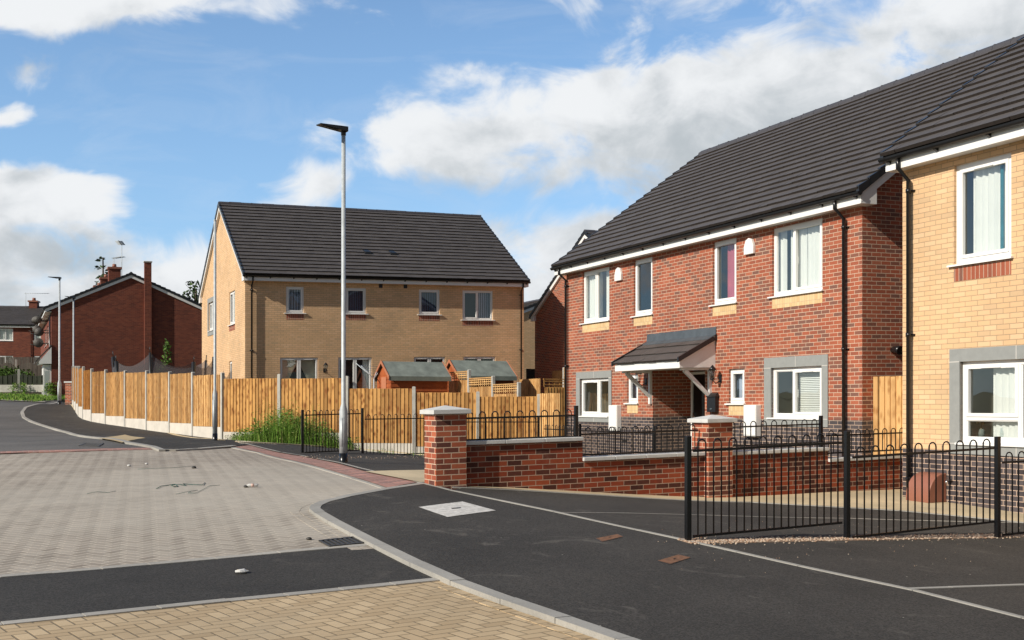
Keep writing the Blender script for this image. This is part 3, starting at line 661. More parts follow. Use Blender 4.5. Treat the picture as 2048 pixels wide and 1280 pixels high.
def roof_slope(mb, F, a0, a1, b0, c0, b1, c1, row=.30, lift=.045, jag=.004):
    """stepped courses of flat tiles from eave (b0,c0) to ridge (b1,c1); materials: 0 tile, 1 tile edge"""
    L = math.hypot(b1 - b0, c1 - c0); sb, scs = (b1 - b0) / L, (c1 - c0) / L; nb, nc = -scs, sb
    if nc < 0: nb, nc = -nb, -nc
    n = int(round(L / row)); row = L / n
    T = max(1, int(round((a1 - a0) / .30))); w = (a1 - a0) / T
    for i in range(n):
        s0, s1 = i * row, min(L, (i + 1) * row + .0)
        off = .5 * (i % 2)
        edges = [a0] + [a0 + (k + off) * w for k in range(T + 1) if a0 + 1e-3 < a0 + (k + off) * w < a1 - 1e-3] + [a1]
        for x0, x1 in zip(edges, edges[1:]):
            l = lift + random.uniform(-jag, jag); d = random.uniform(-.007, .007)
            p = lambda a, s, h: (a, b0 + sb * s + nb * h, c0 + scs * s + nc * h)
            u0, u1 = (x0 - a0) / w * .3 - off * .3 + (0 if i % 2 == 0 else .15), (x1 - a0) / w * .3 - off * .3 + (0 if i % 2 == 0 else .15)
            mb.face([p(x0, s0 + d, l), p(x1, s0 + d, l), p(x1, s1 + .006, .004), p(x0, s1 + .006, .004)], 0, uv=[(u0, i * .3 + .004), (u1, i * .3 + .004), (u1, i * .3 + .296), (u0, i * .3 + .296)])
            mb.face([p(x0, s0 + d, -.01), p(x1, s0 + d, -.01), p(x1, s0 + d, l), p(x0, s0 + d, l)], 1)
def gutter_run(par, F, a0, a1, b, c, brackets=.9):
    g = MB(); prof = [(b - .115 * math.cos(t) * .5 - .0575, c - .06 * math.sin(t)) for t in np.linspace(0, math.pi, 7)]
    prof = [(b - .115, c)] + [(b - .0575 - .0575 * math.cos(t), c - .066 * math.sin(t)) for t in np.linspace(0, math.pi, 8)][1:-1] + [(b, c)]
    g.prism([(p[0], p[1]) for p in prof], 'x', a0, a1); k = g; n = max(1, int((a1 - a0) / brackets))
    for i in range(n + 1):
        a = a0 + .15 + (a1 - a0 - .3) * i / n; k.prism([(b - .12, c - .01), (b - .06, c - .078), (b + .004, c - .11), (b + .004, c - .02)], 'x', a - .02, a + .02)
    g.build('gutter', M['blackpl'], par, F)
def downpipe(par, F, a, ctop, cbot, goff=.30, r=.034, clips=(.45,)):
    p = MB(); p.tube([(a, -goff, ctop), (a, -goff, ctop - .16), (a, -.075, ctop - .34), (a, -.075, cbot)], r, 10)
    q = p; n = 3
    for i in range(n):
        z = ctop - .5 - (ctop - cbot - .8) * i / (n - 1); q.tube([(a, -.075, z - .03), (a, -.075, z + .03)], r + .009, 10); q.box(a - .07, a + .07, -.03, 0, z - .012, z + .012)
    p.build('downpipe', M['blackpl'], par, F)
def lantern(par, F, a, c, out=.2, name='wall_lantern'):
    l = MB(); l.box(a - .04, a + .04, -.02, 0, c - .14, c + .02); l.tube([(a, -.02, c - .1), (a, -out * .6, c - .16), (a, -out, c - .08)], .012, 6)
    l.tube([(a, -out, c - .08), (a, -out, c - .05)], .05, 6); l.tube([(a, -out, c + .13), (a, -out, c + .2), (a, -out, c + .24)], [.10, .045, .01], 6)
    for k in range(6):
        t = k * math.pi / 3; l.tube([(a + .045 * math.cos(t), -out + .045 * math.sin(t), c - .05), (a + .085 * math.cos(t), -out + .085 * math.sin(t), c + .13)], .006, 4)
    o = l.build(name, M['blackpl'], par, F); g = MB(); g.tube([(a, -out, c - .05), (a, -out, c + .13)], [.042, .08], 6); g.build('lamp_glass', M['glass'], o, F); return o
def house(par, F, L, D, z0, ce, rise, walls, holes=(), gl_holes=(), gr_holes=(), plinth=None, ov=.33, vo=.12, back=True, fascia=True, gable_l=True, gable_r=True, row=.30, bmat=None, hh=.2, tiles=True, box=True):
    """gabled house shell, ridge along a; ce = underside of the eaves. parts: wall, plinth, roof (> ridge, verge), fascia, gutter, bargeboard"""
    wm = M[walls]; pz = plinth[1] if plinth else z0
    FL, FRt, FB = F.left(D), F.right(L), F.back(L, D)
    fb = ce + hh            # fascia top
    cr = fb + .03 + rise    # ridge
    w = MB(); cut_wall(w, 0, L, pz, ce + .02, holes); w.build('wall', wm, par, F)
    for Fg, hl, on in ((FL, gl_holes, gable_l), (FRt, gr_holes, gable_r)):
        g = MB(); cut_wall(g, 0, D, pz, ce + .02, hl)
        sl = rise / (D / 2 + ov); zt = ce + .02; za = fb + ov * sl - .06
        g.face([(0, 0, zt), (D, 0, zt), (D, 0, za), (D / 2, 0, cr - .09), (0, 0, za)])
        g.build('gable_wall', wm, par, Fg)
    w = MB(); w.face([(0, 0, pz), (D, 0, pz)] if False else [(0, 0, pz), (L, 0, pz), (L, 0, ce + .02), (0, 0, ce + .02)]); w.build('wall', wm, par, FB)
    if plinth:
        for Fg, l, hl in ((F, L, holes), (FL, D, gl_holes), (FRt, D, gr_holes)):
            g = MB(); cut_wall(g, 0, l, z0, pz, hl, b=0); g.build('plinth', M[plinth[0]], par, Fg)
    r = MB(); e0 = -vo; e1 = L + vo
    roof_slope(r, F, e0, e1, -ov, fb + .03, D / 2, cr, row); roof_slope(r, F, e0, e1, D + ov, fb + .03, D / 2, cr, row)
    r.face([(e0 + .03, -ov + .03, fb + .01), (e1 - .03, -ov + .03, fb + .01), (e1 - .03, D / 2, cr - .04), (e0 + .03, D / 2, cr - .04)], 1)
    r.face([(e0 + .03, D + ov - .03, fb + .01), (e1 - .03, D + ov - .03, fb + .01), (e1 - .03, D / 2, cr - .04), (e0 + .03, D / 2, cr - .04)], 1)
    ro = r.build('roof', [M['tile'], M['tilebutt']], par, F)
    rd = MB(); n = int((L + 2 * vo) / .45); d = (L + 2 * vo) / n; sl = rise / (D / 2 + ov)
    for i in range(n):
        h = random.uniform(.0, .012); x0, x1 = e0 + i * d + .004, e0 + (i + 1) * d - .004
        rd.prism([(D / 2 - .13, cr - .13 * sl + .02), (D / 2 - .10, cr + .02), (D / 2, cr + .075 + h), (D / 2 + .10, cr + .02), (D / 2 + .13, cr - .13 * sl + .02)], 'x', x0, x1)
        rd.box(x1 - .02, x1 + .02, D / 2 - .05, D / 2 + .05, cr + .04, cr + .074)
    rd.build('ridge', M['ridge'], ro, F)
    Ls = math.hypot(D / 2 + ov, rise); n = int(round(Ls / row))
    for a in (e0, e1):
        for sgn in (-1, 1):
            vg = MB()
            for i in range(n):
                t0, t1 = i / n, (i + 1) / n + .004
                f = lambda t, h: ((D / 2 + sgn * (D / 2 + ov) * (1 - t)), fb + .03 + rise * t + h)
                (y0, q0), (y1, q1) = f(t0, 0), f(t1, 0); x0, x1 = (a - .02, a + .05) if a < L / 2 else (a - .05, a + .02)
                P = [(x0, y0, q0 - .11), (x1, y0, q0 - .11), (x1, y1, q1 - .11), (x0, y1, q1 - .11), (x0, y0, q0 + .066), (x1, y0, q0 + .066), (x1, y1, q1 + .02), (x0, y1, q1 + .02)]
                vg.hexa(P)
            vg.build('verge', M['verge'], ro, F)
    if fascia:
        fs = MB(); g2 = ov - .10
        for Fg, on in ((F, 1), (FB, 1)):
            fs = MB(); fs.box(-vo + .02, L + vo - .02, -g2 - .02, -g2, ce - .012, fb); fs.build('fascia', M['fascia'], par, Fg)
            so = MB(); so.box(-vo + .02, L + vo - .02, -g2, .0, ce, ce + .012); so.build('soffit', M['soffit'], par, Fg)
            gutter_run(par, Fg, -vo - .03, L + vo + .03, -g2 - .022, fb - .01)
        bm_ = M[bmat or 'fascia']
        for Fg in (FL, FRt):
            b = MB(); sl = rise / (D / 2 + ov)
            for s_ in (0, 1):
                Y = (lambda y: y) if s_ == 0 else (lambda y: D - y)
                yl, ym = -g2, D / 2; zl = fb + .02 + (ov - g2) * sl - .07; zm = cr - .07
                for (bb0, bb1, dz0) in ((-vo + .015, -vo + .035, .20), ):
                    P = [(Y(yl), bb0, zl - dz0), (Y(ym), bb0, zm - dz0), (Y(ym), bb1, zm - dz0), (Y(yl), bb1, zl - dz0), (Y(yl), bb0, zl), (Y(ym), bb0, zm), (Y(ym), bb1, zm), (Y(yl), bb1, zl)]
                    b.hexa(P)
                P = [(Y(yl), -vo + .035, zl - .2), (Y(ym), -vo + .035, zm - .2), (Y(ym), 0., zm - .2), (Y(yl), 0., zl - .2), (Y(yl), -vo + .035, zl - .188), (Y(ym), -vo + .035, zm - .188), (Y(ym), 0., zm - .188), (Y(yl), 0., zl - .188)]
                b.hexa(P)
                if box: b.prism([(Y(-g2 - .018), ce - .01), (Y(.12), ce - .01), (Y(.12), ce + .3), (Y(.0), ce + .26), (Y(-g2 - .018), fb - .02)], 'y', -vo + .018, .0)
            b.build('bargeboard', bm_, par, Fg)
    return dict(FL=FL, FR=FRt, FB=FB, cr=cr, fb=fb)

# ================================================================== red brick house
RF = Fr((1.505, 30.6, 0), D1, D2)
def red_house():
    h = thing('brick_house', 'red brick semi-detached house with blue brick base, tiled porch canopy and garden wall in front', 'house', (1.505, 30.6, 0))
    L, D, ce = 11.56, 9.27, 5.04
    fr = [(.93, 2.37), (3.58, 4.44), (6.92, 7.78), (8.98, 10.49)]
    up = [(a, b, 3.62, 4.99) for a, b in fr]
    g1 = (.80, 2.36, 1.14, 2.13); g2 = (8.96, 10.49, 1.17, 2.17)
    nar = [(3.26, 3.78, 1.48, 2.18), (7.51, 8.06, 1.46, 2.19)]
    rec = (4.46, 6.62, -.5, 2.27)
    holes = up + [g1, g2] + nar + [rec]
    d = house(h, RF, L, D, -.5, ce, 3.5, 'red', holes, plinth=('blue', 1.14), vo=.26)
    sp = [dict(lights=((.5, 's'), (.5, 'f')), curt=(('curtain', .02, .52), ('curtain', .72, .98)), room='room'),
          dict(lights=((1, 's'),), room='roomdark'),
          dict(lights=((1, 's'),), curt=(('pink', .40, .80), ('cream', .0, .14)), room='roomdark'),
          dict(lights=((.40, 'f'), (.60, 's')), curt=(('curtain', .0, .16), ('curtain', .27, .58), ('curtain', .58, .98)), room='room')]
    for (a0, a1, c0, c1), k in zip(up, sp): window(h, RF, a0, a1, c0, c1, apron='buffsold', **k)
    window(h, RF, *g1, lights=((.62, 's'), (.38, 'f')), curt=(), room='room', rd=1.6, surround=(.59, 2.50, .98, 2.31), sillx=(.03, 0))
    window(h, RF, *g2, lights=((.40, 'f'), (.60, 's')), curt=(('slat', .40, .98),), room='room', rd=1.4, surround=(8.74, 10.66, 1.0, 2.38), sillx=(.1, 0))
    for n in nar: window(h, RF, *n, lights=((1, 's'),), curt=(('blind', .05, .95),), room='roomdark', apron='buffsold', set_=.05)
    # entrance recess with the door at its back
    dp = 1.05; m = MB(); a0, a1, c0, c1 = rec
    for z0, z1, mi in ((1.14, c1, 0), (c0, 1.14, 1)):
        m.face([(a0, .13, z0), (a0, dp, z0), (a0, dp, z1), (a0, .13, z1)], mi); m.face([(a1, .13, z0), (a1, dp, z0), (a1, dp, z1), (a1, .13, z1)], mi)
        for x0, x1 in ((a0, 4.62), (5.62, a1)): m.face([(x0, dp, z0), (x1, dp, z0), (x1, dp, z1), (x0, dp, z1)], mi)
    m.face([(a0, .13, c1), (a1, .13, c1), (a1, dp, c1), (a0, dp, c1)], 2); m.face([(a0, 0, .06), (a1, 0, .06), (a1, dp, .06), (a0, dp, .06)], 3)
    m.build('porch_recess', [M['red'], M['blue'], M['soffit'], M['flags']], h, RF)
    for (x0, x1) in ((4.60, 5.56),):
        fr_ = MB(); ring(fr_, x0, x1, .06, 2.2, .06, dp - .06, dp + .02); do = fr_.build('door_frame', M['white'], h, RF)
        b = MB(); b.box(x0 + .06, x1 - .06, dp - .03, dp + .02, .12, 2.14); dr = b.build('front_door', M['door'], h, RF)
        q = MB(); ring(q, (x0 + x1) / 2 - .09, (x0 + x1) / 2 + .09, 1.0, 1.85, .03, dp - .045, dp - .03); q.build('glazing_bead', M['door'], dr, RF)
        q = MB(); q.face([((x0 + x1) / 2 - .06, dp - .033, 1.03), ((x0 + x1) / 2 + .06, dp - .033, 1.03), ((x0 + x1) / 2 + .06, dp - .033, 1.82), ((x0 + x1) / 2 - .06, dp - .033, 1.82)]); q.build('pane', M['lead'], dr, RF)
        q = MB(); q.box(x0 + .10, x0 + .13, dp - .07, dp - .03, 1.0, 1.22); q.box(x0 + .10, x0 + .2, dp - .09, dp - .07, 1.12, 1.145); q.build('handle', M['chrome'], dr, RF)
    # porch canopy
    A0, A1 = 4.22, 7.06; bf = -.98; zt, zb = 2.92, 2.36
    cn = MB(); roof_slope(cn, RF, A0, A1, bf, zb + .05, -.02, zt, row=.36, lift=.03)
    co = cn.build('porch_canopy', [M['tile'], M['tilebutt']], h, RF)
    f = MB(); f.box(A0 + .04, A1 - .04, bf + .05, bf + .07, zb - .12, zb + .04); f.box(A0 + .04, A1 - .04, bf + .07, 0, zb - .115, zb - .095)
    for x in (A0 + .04, A1 - .06): f.prism([(bf + .07, zb - .095), (-.002, zb - .095), (-.002, zt - .04), (bf + .07, zb + .03)], 'x', x, x + .02)
    f.build('canopy_fascia', M['fascia'], co, RF)
    for x in (A0 - .02, A1 - .03):
        f = MB(); f.hexa([(x, bf - .02, zb + .0), (x + .05, bf - .02, zb + .0), (x + .05, 0, zt - .06), (x, 0, zt - .06), (x, bf - .02, zb + .11), (x + .05, bf - .02, zb + .11), (x + .05, 0, zt + .05), (x, 0, zt + .05)])
        if x > A0: f.tube([(A1 - .0, -.03, zt - .02), (A1 + .03, -.03, zt - .02)], .06, 8)
        f.build('canopy_verge', M['verge'], co, RF)
    f = MB(); f.hexa([(A0, -.03, zt + .02), (A1, -.03, zt + .02), (A1, -.004, zt + .02), (A0, -.004, zt + .02), (A0, -.012, zt + .21), (A1, -.012, zt + .21), (A1, -.004, zt + .21), (A0, -.004, zt + .21)])
    f.hexa([(A0, -.16, zt - .055), (A1, -.16, zt - .055), (A1, -.012, zt + .02), (A0, -.012, zt + .02), (A0, -.16, zt - .035), (A1, -.16, zt - .035), (A1, -.012, zt + .045), (A0, -.012, zt + .045)]); f.build('flashing', M['lead'], co, RF)
    for x in (4.36, 6.82):
        f = MB(); f.box(x, x + .07, -.07, 0, 1.45, zb - .096); f.box(x, x + .07, -.8, -.07, zb - .17, zb - .12)
        f.hexa([(x, -.07, 1.60), (x + .07, -.07, 1.60), (x + .07, -.07, 1.68), (x, -.07, 1.68), (x, -.72, zb - .2), (x + .07, -.72, zb - .2), (x + .07, -.68, zb - .12), (x, -.68, zb - .12)]); f.build('canopy_bracket', M['fascia'], co, RF)
    lantern(h, RF, 4.16, 2.05, .22); lantern(h, RF, 7.22, 2.05, .22)
    for a in (2.90, 8.28):
        b = MB(); b.prism([(a - .16, 4.56), (a + .16, 4.56), (a + .16, 4.72), (a + .10, 4.86), (a, 4.90), (a - .10, 4.86), (a - .16, 4.72)], 'y', -.07, 0); b.build('alarm_box', M['white'], h, RF, bevel=.012)
    for a in (2.56, 8.2):
        b = MB(); b.box(a, a + .42, -.13, 0, .78, 1.42); b.box(a + .015, a + .405, -.142, -.13, .80, 1.405); b.build('meter_box', M['white'], h, RF, bevel=.01)
    b = MB(); b.box(6.83, 7.15, -.10, 0, 1.27, 1.6); b.hexa([(6.80, -.13, 1.6), (7.18, -.13, 1.6), (7.18, 0, 1.6), (6.80, 0, 1.6), (6.86, -.04, 1.68), (7.12, -.04, 1.68), (7.12, 0, 1.70), (6.86, 0, 1.70)])
    po = b.build('letter_box', M['blackpl'], h, RF, bevel=.006); b = MB(); b.box(6.95, 7.03, -.106, -.1, 1.33, 1.35); b.build('lock_plate', M['chrome'], po, RF)
    downpipe(h, RF, .10, 5.2, .0, .29); downpipe(h, RF, 11.16, 5.2, -.1, .29)
    b = MB(); b.box(-.4, -.398, 0, 0, 0, 0) if False else None
    FRt = d['FR']
    b = MB(); b.tube([(.72, 0, 2.42), (.72, -.12, 2.42), (.72, -.2, 2.40)], [.055, .07, .085], 12); b.build('boiler_flue', M['blackpl'], h, FRt)
    b = MB(); b.box(3.05, 3.25, -.004, .02, .5, .55); b.build('vent_brick', M['blackpl'], h, RF)
    meter_hood('gas_meter_hood', 'terracotta meter hood at foot of red house beside its right downpipe', RF, 11.0, -.02, .40, .40, .46)
def meter_hood(name, label, F, a, z, w, dpt, hgt):
    b = MB(); prof = [(0, 0), (-dpt, 0)] + [(-dpt * math.cos(t) ** .8, hgt * (.12 + .88 * math.sin(t))) for t in np.linspace(.03, 1.53, 12)] + [(0, hgt)]
    b.prism([(p[0], z + p[1]) for p in prof], 'x', a, a + w)
    return tag(b.build(name, M['terra'], None, F, loc=F((a, 0, z)), bevel=.012), label, 'meter box')
red_house()

# ================================================================== yellow brick house on the right
YF = Fr((6.10, 17.3, 0), D1, D2)
def yellow_house():
    h = thing('brick_house', 'pale yellow brick house at the right edge with dark brick base and grey framed window', 'house', (6.1, 17.3, 0))
    L, D, ce = 8.6, 9.27, 5.07
    w1 = (1.03, 2.05, 3.49, 4.95); g1 = (1.15, 3.15, .87, 2.05); w2 = (3.6, 4.6, 3.49, 4.95)
    house(h, YF, L, D, -.5, ce, 3.5, 'buff', [w1, g1, w2], plinth=('blue', .74))
    window(h, YF, *w1, lights=((1, 's'),), curt=(('curtain', .20, .98), ('teal', .70, .755), ('cream', .0, .06)), room='room', apron='redsold', fw=.085)
    window(h, YF, *w2, lights=((1, 's'),), curt=(('curtain', .1, .9),), room='room', apron='redsold')
    window(h, YF, *g1, lights=((.5, 'sf'), (.5, 'f')), curt=(('curtain', .22, .5), ('curtain', .7, .98)), room='room', rd=1.2, surround=(.96, 3.34, .70, 2.24), sillx=(.06, .06))
    v = MB(); v.tube([(1.34, .22, .93), (1.34, .22, 1.02), (1.34, .22, 1.06)], [.05, .045, .03], 10); v.build('window_vase', M['felt'], h, YF)
    v = MB(); v.tube([(1.75, .2, .93), (1.75, .2, 1.0), (1.75, .2, 1.07), (1.75, .2, 1.09)], [.05, .06, .05, .045], 10); v.build('glass_jar', M['glass'], h, YF)
    v = MB()
    for k in range(14): v.ball((1.30 + random.uniform(-.05, .06), .24 + random.uniform(-.04, .04), 1.17 + random.uniform(-.03, .05)), .028, 6)
    v.tube([(1.31, .24, .95), (1.31, .24, 1.15)], .008, 5); v.build('dried_flowers', M['tactile'], h, YF)
    downpipe(h, YF, .20, 5.22, -.02, .29)
    meter_hood('gas_meter_hood', 'terracotta meter hood against the dark brick base of yellow house', YF, .43, -.03, .46, .36, .43)
    # outside tap and cable
    t = MB(); t.tube([(.98, 0, .30), (.98, -.10, .30), (.98, -.12, .26)], .014, 6); t.box(.94, 1.02, -.1, -.07, .33, .345); t.build('garden_tap', M['chrome'], h, YF)
yellow_house()

# ================================================================== beige house
DB = Vector((.9078, .4197, .024))
BF = Fr((-10.1, 41.9, 0), DB, -D1)
def beige_house():
    h = thing('brick_house', 'sandy beige brick house with dark tiled roof standing behind the timber fence', 'house', (-10.1, 41.9, 0))
    L, D, ce = 11.68, 9.86, 6.14; k = .0
    wins = [(1.56, 2.26, 4.94, 5.96), (3.92, 4.76, 4.94, 5.96), (6.98, 7.88, 4.94, 5.96), (8.88, 10.25, 4.74, 5.96)]
    doors = [(1.33, 2.82, 1.15, 3.22), (3.62, 5.0, 1.15, 3.22), (6.76, 8.12, 1.15, 3.22), (8.92, 10.37, 1.15, 3.22)]
    gh = [(1.83, 3.05, 4.72, 5.96), (6.66, 7.88, 4.66, 5.98), (6.66, 7.26, 2.25, 3.2)]
    d = house(h, BF, L, D, .2, ce, 3.52, 'buff', wins + doors, gl_holes=gh)
    window(h, BF, *wins[0], curt=(('blind', .06, .94),), room='roomdark', apron='redsold', sillx=(.08, .08))
    window(h, BF, *wins[1], curt=(('bluepane', .06, .94),), room='roomdark', apron='redsold', sillx=(.08, .08))
    window(h, BF, *wins[2], curt=(('bluepane', .0, 1.),), room='roomdark', apron='redsold', sillx=(.08, .08))
    window(h, BF, *wins[3], lights=((.5, 's'), (.5, 'f')), curt=(('blind', .52, .98),), room='roomdark', apron='redsold', sillx=(.08, .08))
    for q, cu in zip(doors, ((('tied', .03, .97),), (('curtain', .75, .97),), (), ())):
        window(h, BF, *q, lights=((.5, 's'), (.5, 's')), sill=False, curt=cu, room='roomdark', name='french_door', fw=.05)
    FL = d['FL']
    window(h, FL, *gh[0], lights=((.5, 's'), (.5, 'f')), surround=(1.62, 3.26, 4.5, 6.16), room='room', sillx=(0, 0)); window(h, FL, *gh[1], lights=((.5, 's'), (.5, 'f')), apron='redsold', curt=(('curtain', .5, .95),)); window(h, FL, *gh[2])
    downpipe(h, BF, .24, 6.3, .9, .29); downpipe(h, BF, 11.52, 6.3, .9, .29)
    for a in (5.36, 6.40):
        b = MB(); b.box(a - .075, a + .075, -.012, .01, 5.98, 6.13); b.build('wall_vent', M['verge'], h, BF)
    for a in (3.06, 8.62):
        lantern(h, BF, a, 2.78, .22)
    sl = 3.52 / (D / 2 + .33)
    for a in (5.25, 6.35):
        z = 6.37 + 1.45 * sl + .33 * sl; b = MB(); b.hexa([(a - .14, 1.28, z - .12), (a + .14, 1.28, z - .12), (a + .14, 1.62, z + .13), (a - .14, 1.62, z + .13), (a - .12, 1.28, z + .02), (a + .12, 1.28, z + .02), (a + .06, 1.62, z + .15), (a - .06, 1.62, z + .15)]); b.build('roof_vent', M['verge'], h, BF)
beige_house()

# ================================================================== other houses
def back_house():
    o = Vector((1.05, 50.7, 0)) + D1 * 9.86
    F = Fr(o, D2, -D1); h = thing('brick_house', 'dark red brick gabled house half hidden behind the larger red house', 'house', o)
    house(h, F, 10, 9.86, .2, 5.30, 3.15, 'red')
    FL = F.left(9.86); window(h, FL, 6.2, 7.3, 3.6, 4.9, room='roomdark')
back_house()
def gap_house():
    o = Vector((-1.9, 62, 0)) - D1 * 8; F = Fr(o, D1, D2); h = thing('brick_house', 'small far beige brick gable seen in the gap between two houses', 'house', o)
    house(h, F, 8, 9.0, .8, 5.55, 1.75, 'buff', ov=.3)
    b = MB(); b.box(7.75, 8.15, -.06, 0, 3.0, 3.4); b.build('meter_box', M['white'], h, F.right(8))
gap_house()
FG = Fr(Vector((-26.2, 63, 0)) - D1 * 18, D1, D2)
def far_gable():
    h = thing('terraced_house', 'old dark red brick gable end with white bargeboards and a tall chimney breast', 'house', FG.o)
    L, D = 18, 8.6; front = [(15.2, 16.6, 5.2, 6.3), (12, 13.4, 5.2, 6.3), (8.5, 10, 5.2, 6.3)]
    d = house(h, FG, L, D, 1.2, 6.75, 2.1, 'farred', front, ov=.42, vo=.10, box=False)
    for w in front: window(h, FG, *w, lights=((.5, 's'), (.5, 'f')), room='room', curt=(('curtain', .1, .9),))
    FRt = d['FR']; b = MB(); b.box(5.03, 5.42, -.28, 0, 1.2, 9.72); ch = b.build('chimney', M['farred'], h, FRt); b = MB(); b.box(4.99, 5.46, -.32, .02, 9.72, 9.79); b.build('chimney_cap', M['concrete'], ch, FRt)
    for a in (13.5, 7.5, 2.):
        b = MB(); b.box(a, a + .7, D / 2 - .9, D / 2 - .2, 8.0, 9.75); c = b.build('chimney', M['farred'], h, FG); b = MB(); b.box(a - .06, a + .76, D / 2 - .96, D / 2 - .14, 9.75, 9.87); b.tube([(a + .35, D / 2 - .55, 9.87), (a + .35, D / 2 - .55, 10.08)], [.14, .11], 10); b.build('chimney_pot', M['terra'], c, FG)
    # front porch: mono-pitch roof on a white boarded bay
    p = MB(); p.box(15.5, 17.9, -.42, 0, 1.4, 3.75); po = p.build('porch', M['white'], h, FG)
    p = MB(); p.prism([(-.66, 3.8), (0, 3.8), (0, 4.75), (-.66, 3.92)], 'x', 15.2, 18.1); p.build('porch_roof', M['white'], po, FG)
    p = MB(); p.hexa([(15.1, -.85, 3.86), (18.05, -.85, 3.86), (18.05, 0, 4.8), (15.1, 0, 4.8), (15.1, -.85, 3.95), (18.05, -.85, 3.95), (18.05, 0, 4.9), (15.1, 0, 4.9)]); p.build('porch_tiles', M['tile'], po, FG)
    p = MB(); p.face([(17.902, -.36, 2.1), (17.902, -.08, 2.1), (17.902, -.08, 3.4), (17.902, -.36, 3.4)]); p.build('pane', M['glass'], po, FG)
    for i, (a, z, r) in enumerate(((17.3, 5.6, .25), (16.0, 5.05, .28), (14.6, 6.5, .24), (13.2, 6.0, .26), (11.2, 6.7, .26))):
        p = MB(); p.tube([(a, 0, z), (a, -.5, z)], .03, 6); c = Vector((a, -.62, z + .05))
        prof = [(0, .10), (.4, .085), (.75, .04), (1, -.02)]; n = 14; rg = [[(c.x + h_ * 1.2, c.y + q * r * math.cos(2 * math.pi * k / n), c.z + q * r * math.sin(2 * math.pi * k / n)) for k in range(n)] for q, h_ in prof]
        for A, B in zip(rg, rg[1:]):
            for k in range(n): p.face([A[k], A[(k + 1) % n], B[(k + 1) % n], B[k]])
        p.tube([(c.x, c.y, c.z - r * .8), (c.x + .2, c.y - .45, c.z - .1)], .02, 5); p.build('satellite_dish', M['dish'], h, FG)
    p = MB(); p.tube([(17.85, -.08, 6.6), (17.85, -.08, 1.4)], .045, 8); p.build('downpipe', M['blackpl'], h, FG)
far_gable()
def aerial(F, a, b, z, hgt, label, n=9, blade=1.2, ang=0.):
    m = MB(); m.tube([(a, b, z), (a, b, z + hgt)], .02, 5); ca, sa = math.cos(ang), math.sin(ang)
    m.tube([(a - .15 * ca, b - .15 * sa, z + hgt - .08), (a + blade * ca, b + blade * sa, z + hgt - .04)], .02, 4)
    for k in range(n):
        t = blade * k / n; m.tube([(a + t * ca + .22 * sa, b + t * sa - .22 * ca, z + hgt - .06), (a + t * ca - .22 * sa, b + t * sa + .22 * ca, z + hgt - .06)], .011, 4)
    return tag(m.build('tv_aerial', M['galv'], None, F, loc=F((a, b, z))), label, 'aerial', 'television aerials on the far roofs')
def row_house():
    F = Fr((-48, 95, 0), Vector((.985, .17, .0)), Vector((-.17, .985, 0)))
    h = thing('terraced_house', 'distant brown brick terrace with dark pantile roof at the left edge', 'house', F.o)
    wn = [(.8 + 2.9 * k, 2.0 + 2.9 * k, 7.05, 8.1) for k in range(6)] + [(.8 + 2.9 * k, 2.0 + 2.9 * k, 4.6, 5.75) for k in range(6)]
    wn = [w for w in wn if w[1] < 17.5]
    house(h, F, 18, 8, 2.8, 8.2, 1.9, 'farred', wn, ov=.35)
    for w in wn: window(h, F, *w, lights=((.5, 's'), (.5, 'f')), room='room', curt=(('curtain', .1, .9),))
    b = MB(); b.box(5.3, 6.0, 3.6, 4.4, 9.5, 10.75); c = b.build('chimney', M['farred'], h, F); b = MB(); b.box(5.22, 6.08, 3.5, 4.5, 10.75, 10.88); b.tube([(5.65, 4, 10.88), (5.65, 4, 11.15)], [.17, .14], 8); b.build('chimney_pot', M['terra'], c, F)
    downpipe(h, F, 6.4, 8.3, 3.5, .3)
    aerial(F, 5.0, 3.8, 10., 1.6, 'thin aerial beside the chimney of the distant brown terrace', 10, 2.0)
    aerial(F, 1.2, 3.8, 10., .7, 'low bent aerial on the distant terrace roof at left edge', 7, 1.4, .3)
row_house()
aerial(FG, 10.5, 4.5, 9.2, 2.6, 'tallest aerial above the red gable roof beside a conifer', 12, 1.9, -.2)
aerial(FG, 5.0, 4.5, 9.2, 2.4, 'shorter aerial behind the row of old brick chimneys', 9, 1.2, .5)

# ================================================================== garden walls and piers
GW = Fr((-1.04, 15.15, 0), D2, -D1)
def pier(name, label, a, zb, zc, zt):
    F = GW.at(a, 0, 0); w = .45; h = thing(name, label, 'gate pier', F((0, 0, zb + .4)), 'brick piers with pale caps along the garden wall')
    m = MB(); m.box(0, w, 0, w, zb, zc); m.build('shaft', M['redpier'], h, F)
    c = MB(); e = .055
    c.box(-e, w + e, -e, w + e, zc + .001, zc + .06)
    P = [(-e, -e), (w + e, -e), (w + e, w + e), (-e, w + e)]
    for i in range(4):
        p, q = P[i], P[(i + 1) % 4]; c.face([(p[0], p[1], zc + .06), (q[0], q[1], zc + .06), (w / 2, w / 2, zt)])
    c.build('pier_cap', M['cap'], h, F, bevel=.006)
M['redpier'] = brick('red_pier_brick', [(0, (.11, .045, .035)), (.3, (.19, .06, .04)), (.5, (.34, .085, .045)), (1, (.44, .13, .065))], (.58, .43, .32), streak=(.55, .42, .36), ms=.013)
A2 = GW.a(1417)
pier('brick_pier', 'red brick pier with pale pyramid cap at the corner of red paving strip', 0, -.3, 1.285, 1.405)
pier('brick_pier', 'red brick pier with pale pyramid cap behind the near black railing', A2, -.6, 1.05, 1.17)
